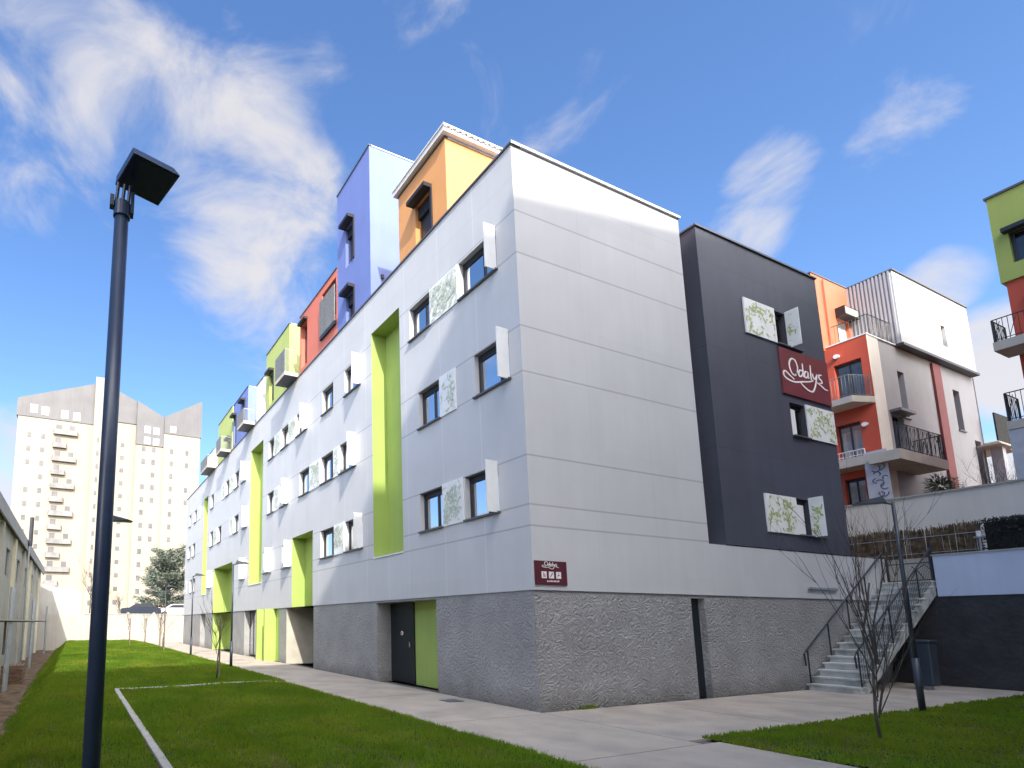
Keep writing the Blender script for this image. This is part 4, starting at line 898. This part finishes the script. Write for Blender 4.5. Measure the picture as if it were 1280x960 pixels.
# drain cover and leaf litter on the pavement
dc = thing('drain_cover', 'small dark metal drain cover in the path near the building corner', 'drain', (-.55, 2.1, 0))
m = MB(); m.box(-.75, -.35, 1.9, 2.3, .001, .008, 'rail'); m.build('frame', dc)
m = MB()
for k in range(7): m.box(-.72+k*.052, -.70+k*.052, 1.94, 2.26, .0081, .014, 'steel')
m.build('grate', dc)
m = MB(); r = random.Random(12)
for _ in range(520):
    if r.random() < .6: x, y = -2.62+abs(r.gauss(0, .12)), r.uniform(-3.3, 20)
    elif r.random() < .5: x, y = r.uniform(.1, 9), -.03-abs(r.gauss(0, .1))
    else: x, y = r.uniform(-2.6, 8), r.uniform(-2.9, 0)
    a = r.uniform(0, 6.28); l_ = r.uniform(.008, .022); m.face([(x+l_*math.cos(a), y+l_*math.sin(a), .004), (x+l_*.5*math.cos(a+1.6), y+l_*.5*math.sin(a+1.6), .007), (x-l_*math.cos(a), y-l_*math.sin(a), .004), (x-l_*.5*math.cos(a+1.6), y-l_*.5*math.sin(a+1.6), .005)], 'soil')
tag(m.build('litter'), 'scattered brown leaf bits and grit on the concrete path', 'litter', kind='stuff')
# ------------------------------------------------------------------ left: shed, back wall, metal frame
sh = thing('industrial_shed', 'long low industrial shed with pale wall bays and grey eaves on the left', 'building', (-11.6, 28, -.6))
WX = -11.35
m = MB(); wh = [(y, y+1.5, 3.8, 5.0, .15) for y in (18.6, 23.5, 28.5, 33.5, 38.5)] + [(y, y+1.3, .3, 1.9, .15) for y in (15, 20, 26, 32)]
wall(m, 0, WX, -6, 43.5, -.6, 6.3, [(a, b, c, d, .15) for a, b, c, d, _ in wh], 'shedwall', inward=-1); m.face([(WX, 43.5, -.6), (-25, 43.5, -.6), (-25, 43.5, 8), (-18, 43.5, 10), (WX, 43.5, 6.3)], 'shedwall'); m.build('wall', sh)
for a, b, c, d, _ in wh:
    f = MB(); f.box(WX-.14, WX-.10, a, b, c, d, 'frame'); f.box(WX-.10, WX-.09, (a+b)/2-.03, (a+b)/2+.03, c, d, 'shedwall'); f.build('window', sh)
for k, y in enumerate(range(-4, 44, 5)): BOX('pilaster', sh, 'shedcream' if k % 2 else 'shedwall', WX+.001, WX+.14, y, y+.5, -.6, 5.7)
m = MB(); m.face([(WX+.002, 8, -.6), (WX+.002, 17.3, -.6), (WX+.002, 17.3, 5.9), (WX+.002, 8, 5.9)], 'shedcream'); m.build('cream_bay', sh)
m = MB(); m.hexa([(WX+.18, -6, 6.05), (WX+.18, 43.8, 6.05), (-18, 43.8, 9.5), (-18, -6, 9.5), (WX+.18, -6, 6.2), (WX+.18, 43.8, 6.2), (-18, 43.8, 9.7), (-18, -6, 9.7)], 'shedroof'); m.build('roof', sh)
m = MB(); m.box(WX+.16, WX+.24, -6, 43.8, 5.75, 6.3, 'shedroof'); m.build('fascia', sh)
m = MB(); m.tube([(-11.05, 26.0, -.6), (-11.05, 26.0, 6.0)], .05, 'steel'); m.build('downpipe', sh)
m = MB(); m.tube([(-11.0, 26.0, 6.0), (-11.0, 26.0, 7.6)], .11, 'frame', 10); m.build('flue', sh)
bw = thing('boundary_wall', 'low beige block wall closing the far end of the lawn', 'wall', (-5, 45, -.6))
m = MB(); m.box(-12, 12, 45, 45.25, -.62, 2.5, 'blockwall'); m.build('wall', bw); m = MB(); m.box(-7.8, 12, 44.95, 45.3, 2.502, 2.58, 'edge'); m.build('coping', bw)
ob = thing('outbuilding', 'pale windowless outbuilding wall behind the far left corner of the lawn', 'building', (-9.5, 48, 0))
m = MB(); m.hexa([(-12.5, 46, 0), (-8.1, 46, 0), (-8.1, 50, 0), (-12.5, 50, 0), (-12.5, 46, 5.3), (-8.1, 46, 4.6), (-8.1, 50, 4.6), (-12.5, 50, 5.3)], 'shedwall'); m.build('wall', ob)
m = MB(); m.box(-12.6, -8.0, 45.95, 50.1, 4.75, 4.85, 'shedroof'); 
pk = MB(); pk.box(-60, 40, 45.3, 160, -.6, 2.42, 'asphalt'); tag(pk.build('car_park'), kind='structure')
# metal frame structure
mf = thing('metal_frame', 'galvanised steel frame with upright posts and a long dark rail beside the shed', 'frame', (-10.6, 18, -.6))
for y, x0 in ((13.4, -10.55), (24.5, -10.55)):
    m = MB(); 
    for dx, dy in ((0, 0), (0, .55)):
        m.tube([(x0+dx, y+dy, -.6), (x0+dx-.02, y+dy+.5, 3.0)], .06, 'steel', 8)
    for k in range(9): m.bar((x0, y+.06*k, -.2+k*.38), (x0, y+.55+.06*k, -.2+k*.38), .03, 'steel')
    m.build('post', mf)
m = MB(); m.bar((-10.5, 9, 1.82), (-10.5, 38.5, 1.88), .10, 'frame'); m.build('rail', mf)
m = MB(); m.tube([(-10.5, 38.6, -.6), (-10.5, 38.6, 3.0)], .06, 'steel', 8); m.build('post', mf)
ps = thing('pallet_stack', 'low stack of brown wooden slats lying by the metal frame', 'pallets', (-10.7, 17, -.6))
for k in range(5):
    m = MB(); z = -.58+k*.15
    for j in range(6): m.box(-10.95+j*.13, -10.86+j*.13, 16.0, 17.2, z+.09, z+.115, 'pallet')
    for y in (16.05, 16.6, 17.1): m.box(-10.95, -10.2, y, y+.08, z, z+.089, 'pallet')
    m.build('pallet', ps)

# cars on the upper car park
def car(x, y, z, paint, label):
    t = thing('parked_car', label, 'car', (x, y, z), 'cars parked behind the far wall')
    prof = [(-2.1, .35), (-2.1, .8), (-1.95, .92), (-1.2, 1.0), (-.55, 1.42), (.9, 1.45), (1.6, 1.02), (2.05, .95), (2.12, .6), (2.1, .35)]
    m = MB(); A_ = [(x+a, y-.8, z+b) for a, b in prof]; B_ = [(x+a, y+.8, z+b) for a, b in prof]
    m.face(A_, paint); m.face(list(reversed(B_)), paint)
    for i in range(len(prof)):
        j = (i+1) % len(prof); m.face([A_[i], B_[i], B_[j], A_[j]], paint)
    m.build('body', t, bevel=.05)
    m = MB(); m.face([(x-1.05, y-.815, z+1.02), (x+1.4, y-.815, z+1.05), (x+.85, y-.81, z+1.37), (x-.5, y-.81, z+1.35)], 'frame'); m.build('side_window', t)
    for wx in (-1.35, 1.35):
        m = MB(); m.tube([(x+wx, y-.83, z+.32), (x+wx, y-.6, z+.32)], .32, 'tyre', 18); m.tube([(x+wx, y-.84, z+.32), (x+wx, y-.835, z+.32)], .18, 'steel', 12); m.build('wheel', t)
    return t
car(-2.0, 56, 2.42, 'car_blue', 'dark blue car parked behind the far wall, left of the other car')
car(1.9, 56.5, 2.42, 'car_white', 'white car parked behind the far wall under the conifer')

# conifer
cf = thing('conifer', 'grey green conifer with upswept branches in front of the tower block', 'tree', (1.8, 62, 2.42))
rnd = random.Random(21)
m = MB(); m.tube([(1.8, 62, 2.4), (1.85, 62, 6), (1.9, 62, 10.8)], .28, 'bark', 9, .05); m.build('trunk', cf, smooth=True)
m = MB(); lf = MB()
for i in range(100):
    f = rnd.random(); z = 3.4+f*7.2; a = rnd.uniform(0, 6.28); L_ = (4.6*(1-f*.62))*rnd.uniform(.65, 1.05)
    p0 = Vector((1.85, 62, z)); pts = []
    for k in range(7):
        t_ = k/6; pts.append(p0+Vector((math.cos(a)*L_*t_, math.sin(a)*L_*t_, L_*(.10*t_+.35*t_*t_)*(1 if f > .25 else .3))))
    m.tube(pts, .06, 'bark', 5, .01, cap=False)
    for k in range(150):
        t_ = rnd.uniform(.15, 1.02)**.8; q0 = pts[0].lerp(pts[-1], t_) ; q0.z = p0.z+L_*(.10*t_+.35*t_*t_)*(1 if f > .25 else .3)
        c = q0+Vector((rnd.gauss(0, .22), rnd.gauss(0, .22), rnd.gauss(0, .15)-.05)); dd = Vector((math.cos(a)+rnd.gauss(0, .5), math.sin(a)+rnd.gauss(0, .5), rnd.gauss(.35, .35))).normalized()
        s_ = dd.cross(Vector((rnd.gauss(0, 1), rnd.gauss(0, 1), rnd.gauss(0, 1)))).normalized()*.06; l_ = rnd.uniform(.16, .36)
        lf.face([c-dd*l_*.4, c+s_, c+dd*l_, c-s_], 'needle')
m.build('limb', cf); lf.build('crown', cf)
def bare_tree(x, y, z, h_, seed, label, n=14, mt='twig', group='bare trees and shrubs beyond the walls', r=.07, cat='tree', name='bare_tree'):
    rnd = random.Random(seed); t = thing(name, label, cat, (x, y, z), group); m = MB()
    m.tube([(x, y, z), (x+.05, y, z+h_*.35), (x, y, z+h_*.7)], r, 'bark', 7, r*.35); m.build('trunk', t)
    m = MB()
    for k in range(n):
        f = rnd.uniform(.15, 1); a = rnd.uniform(0, 6.28); branch(m, Vector((x, y, z+h_*.65*f)), Vector((math.cos(a)*.55, math.sin(a)*.55, 1)).normalized(), h_*rnd.uniform(.22, .4), r*.3, 2, rnd, mt, .6)
    m.build('crown', t); return t
bare_tree(-7.3, 50, 2.42, 5.6, 31, 'tall bare brown tree beside the pale outbuilding', 22)
bare_tree(-5.9, 52, 2.42, 4.8, 32, 'smaller bare tree just left of the big lamp post', 18)
bare_tree(-3.6, 66, 2.42, 3.0, 33, 'low bare shrub behind the parked blue car', 16)
bare_tree(3.6, 58, 2.42, 4.2, 34, 'bare tree growing below the conifer beside the residence', 20)
bare_tree(24.5, 1.4, 5.9, 2.1, 35, 'leafless grey shrub on the cream wall, left of the red stripe', 14, name='shrub', cat='shrub', r=.03)
bare_tree(26.4, .9, 5.9, 2.9, 36, 'leafless reddish shrub at the foot of the grey apartment wall', 20, name='shrub', cat='shrub', r=.03)
bare_tree(27.6, .6, 5.9, 2.7, 37, 'leafless shrub nearest the canopy door of the apartment building', 18, name='shrub', cat='shrub', r=.03)
pn = thing('pine_shrub', 'small round dark pine shrub in front of the grey apartment wall', 'shrub', (23.3, 1.3, 5.9))
m = MB(); m.tube([(23.3, 1.3, 5.9), (23.3, 1.3, 7.2)], .05, 'bark', 6); m.build('trunk', pn)
m = MB(); r = random.Random(3)
for _ in range(900):
    v = Vector((r.gauss(0, 1), r.gauss(0, 1), r.gauss(0, 1))).normalized()*r.uniform(.1, .48); c = Vector((23.3, 1.3, 7.25))+v; a = v.normalized(); b = a.orthogonal().normalized()*.02; m.face([c-b, c+b, c+a*r.uniform(.1, .2)], 'shrubleaf')
m.build('crown', pn)
# hedge of bare twigs beyond the dark block, on the terrace
bare_tree(16.6, 1.2, 2.93, 2.2, 41, 'bare twiggy shrub behind the brushwood fence next to the dark block', 22, name='shrub', cat='shrub', r=.03)

# ------------------------------------------------------------------ tower block
tw = thing('tower_block', 'tall cream tower block with slanted grey zinc top storeys in the left background', 'building', (-4, 118, 2.42))
YT = 115.0
def px(x110): return (x110+8.4475)*(YT+8.5596)/118.56-8.4475
def pz(z110): return (z110-1.75)*(YT+8.5596)/118.56+1.75
m = MB()
xs4 = [px(-20.95), px(-7.4), px(-5.6), px(.95), px(6.6), px(14.25)]
m.box(xs4[0], xs4[1], YT, YT+16, 2.4, pz(41.8), 'tower'); m.box(xs4[1], xs4[2], YT-1.0, YT+16, 2.4, pz(51.8), 'tower')
m.box(xs4[2], xs4[3], YT+1.2, YT+16, 2.4, pz(43.5), 'tower'); m.box(xs4[3], xs4[4], YT+.4, YT+16, 2.4, pz(39.0), 'tower'); m.box(xs4[4], xs4[5], YT, YT+16, 2.4, pz(42.0), 'tower'); m.build('wall', tw)
def slant(x0, x1, za0, za1, zb, y0):
    q = MB(); q.hexa([(x0, y0, zb), (x1, y0, zb), (x1, YT+15, zb), (x0, YT+15, zb), (x0, y0, za0), (x1, y0, za1), (x1, YT+15, za1), (x0, YT+15, za0)], 'zinc'); q.build('zinc_top', tw)
slant(xs4[0]-.3, xs4[1]-.02, pz(45.3), pz(50.6), pz(41.8)+.01, YT-.15); slant(xs4[2]+.02, xs4[3], pz(51.5), pz(48.5), pz(43.5)+.01, YT+1.0)
slant(xs4[3]+.01, xs4[4]-.01, pz(48.5), pz(45.6), pz(39.0)+.01, YT+.2); slant(xs4[4]+.01, xs4[5]+.2, pz(45.7), pz(50.4), pz(42.0)+.01, YT-.15)
FL = 2.85
def twin(x, z, y, w_=.9, h_=1.2, mm='towerwin'): BOX('window', tw, mm, x-w_/2, x+w_/2, y-.06, y-.005, z, z+h_)
z0 = 5.0
cnt = 0
for k in range(13):
    z = z0+k*FL
    for x in (px(-18.8), px(-16.4)): 
        if random.random() < .85: twin(x, z, YT, .7, 1.0)
    twin(px(-1.6), z+.6, YT+1.2, .8, .9); twin(px(-6.4), z+.3, YT-1.0, .5, 1.0)
    if random.random() < .6: twin(px(11.5), z, YT, .7, 1.1)
    if random.random() < .8: twin(px(2.6), z, YT+.4, .8, 1.1)
    if random.random() < .8: twin(px(4.6), z, YT+.4, .8, 1.1)
    if random.random() < .85: twin(px(8.3), z, YT, .7, 1.1)
for x, z in ((px(-18.3), 42.5), (px(-16.3), 42.3), (px(-12.8), 42.1), (px(-10.6), 42.0)): twin(x, pz(z)+.2, YT-.15, 1.3, 1.7, 'letter')
for x, z in ((px(3.2), 41.7), (px(5.0), 41.6), (px(3.2), 39.3), (px(5.0), 39.2)): twin(x, pz(z), YT+.2, 1.2, 1.5, 'letter')
twin(px(8.4), pz(42.4), YT-.15, 1.2, 1.4, 'letter')
for k in range(13):
    z = z0+1.2+k*FL; wide = k % 2 == 0; x0, x1 = px(-14.6), px(-12.1) if not wide else px(-10.2)
    m = MB(); m.box(x0, x1, YT-.7, YT-.01, z, z+.2, 'towerbalc'); m.box(x0, x1, YT-.7, YT-.65, z+.2, z+1.05, 'towerbalc'); m.box(x0, x0+.05, YT-.7, YT-.01, z+.2, z+1.0, 'towerbalc'); m.box(x1-.05, x1, YT-.7, YT-.01, z+.2, z+1.0, 'towerbalc'); o = m.build('balcony', tw)
    m = MB(); m.box(x0+.4, x0+1.5, YT-.06, YT-.01, z+.2, z+2.2, 'towerwin'); m.build('door', o)
    if wide: m = MB(); m.box(x1-1.6, x1-.6, YT-.06, YT-.01, z+.2, z+2.2, 'towerwin'); m.build('door', o)

# ------------------------------------------------------------------ neighbouring building whose shade falls over the yard (behind the camera)
nb_ = thing('apartment_building', 'pale apartment building across the yard whose shadow covers the foreground', 'building', (0, -20, 0))
def edge(x): return -17+.1875*x
def blk(name, x0, x1, z, m_='neighbour', dd=12):
    m = MB(); m.hexa([(x0, edge(x0), -.6), (x1, edge(x1), -.6), (x1, edge(x1)-dd, -.6), (x0, edge(x0)-dd, -.6), (x0, edge(x0), z), (x1, edge(x1), z), (x1, edge(x1)-dd, z), (x0, edge(x0)-dd, z)], m_); return m.build(name, nb_)
ZT = 25.05
blk('wall', -25, 18.5, ZT); blk('wall', 18.52, 32, ZT+1.8)
for k in range(12):
    for f in range(7):
        x = -24+k*4.2; z = 1.5+f*3.3; m = MB(); m.hexa([(x, edge(x)+.01, z), (x+1.5, edge(x+1.5)+.01, z), (x+1.5, edge(x+1.5)+.05, z), (x, edge(x)+.05, z), (x, edge(x)+.01, z+1.5), (x+1.5, edge(x+1.5)+.01, z+1.5), (x+1.5, edge(x+1.5)+.05, z+1.5), (x, edge(x)+.05, z+1.5)], 'room'); m.build('window', nb_)
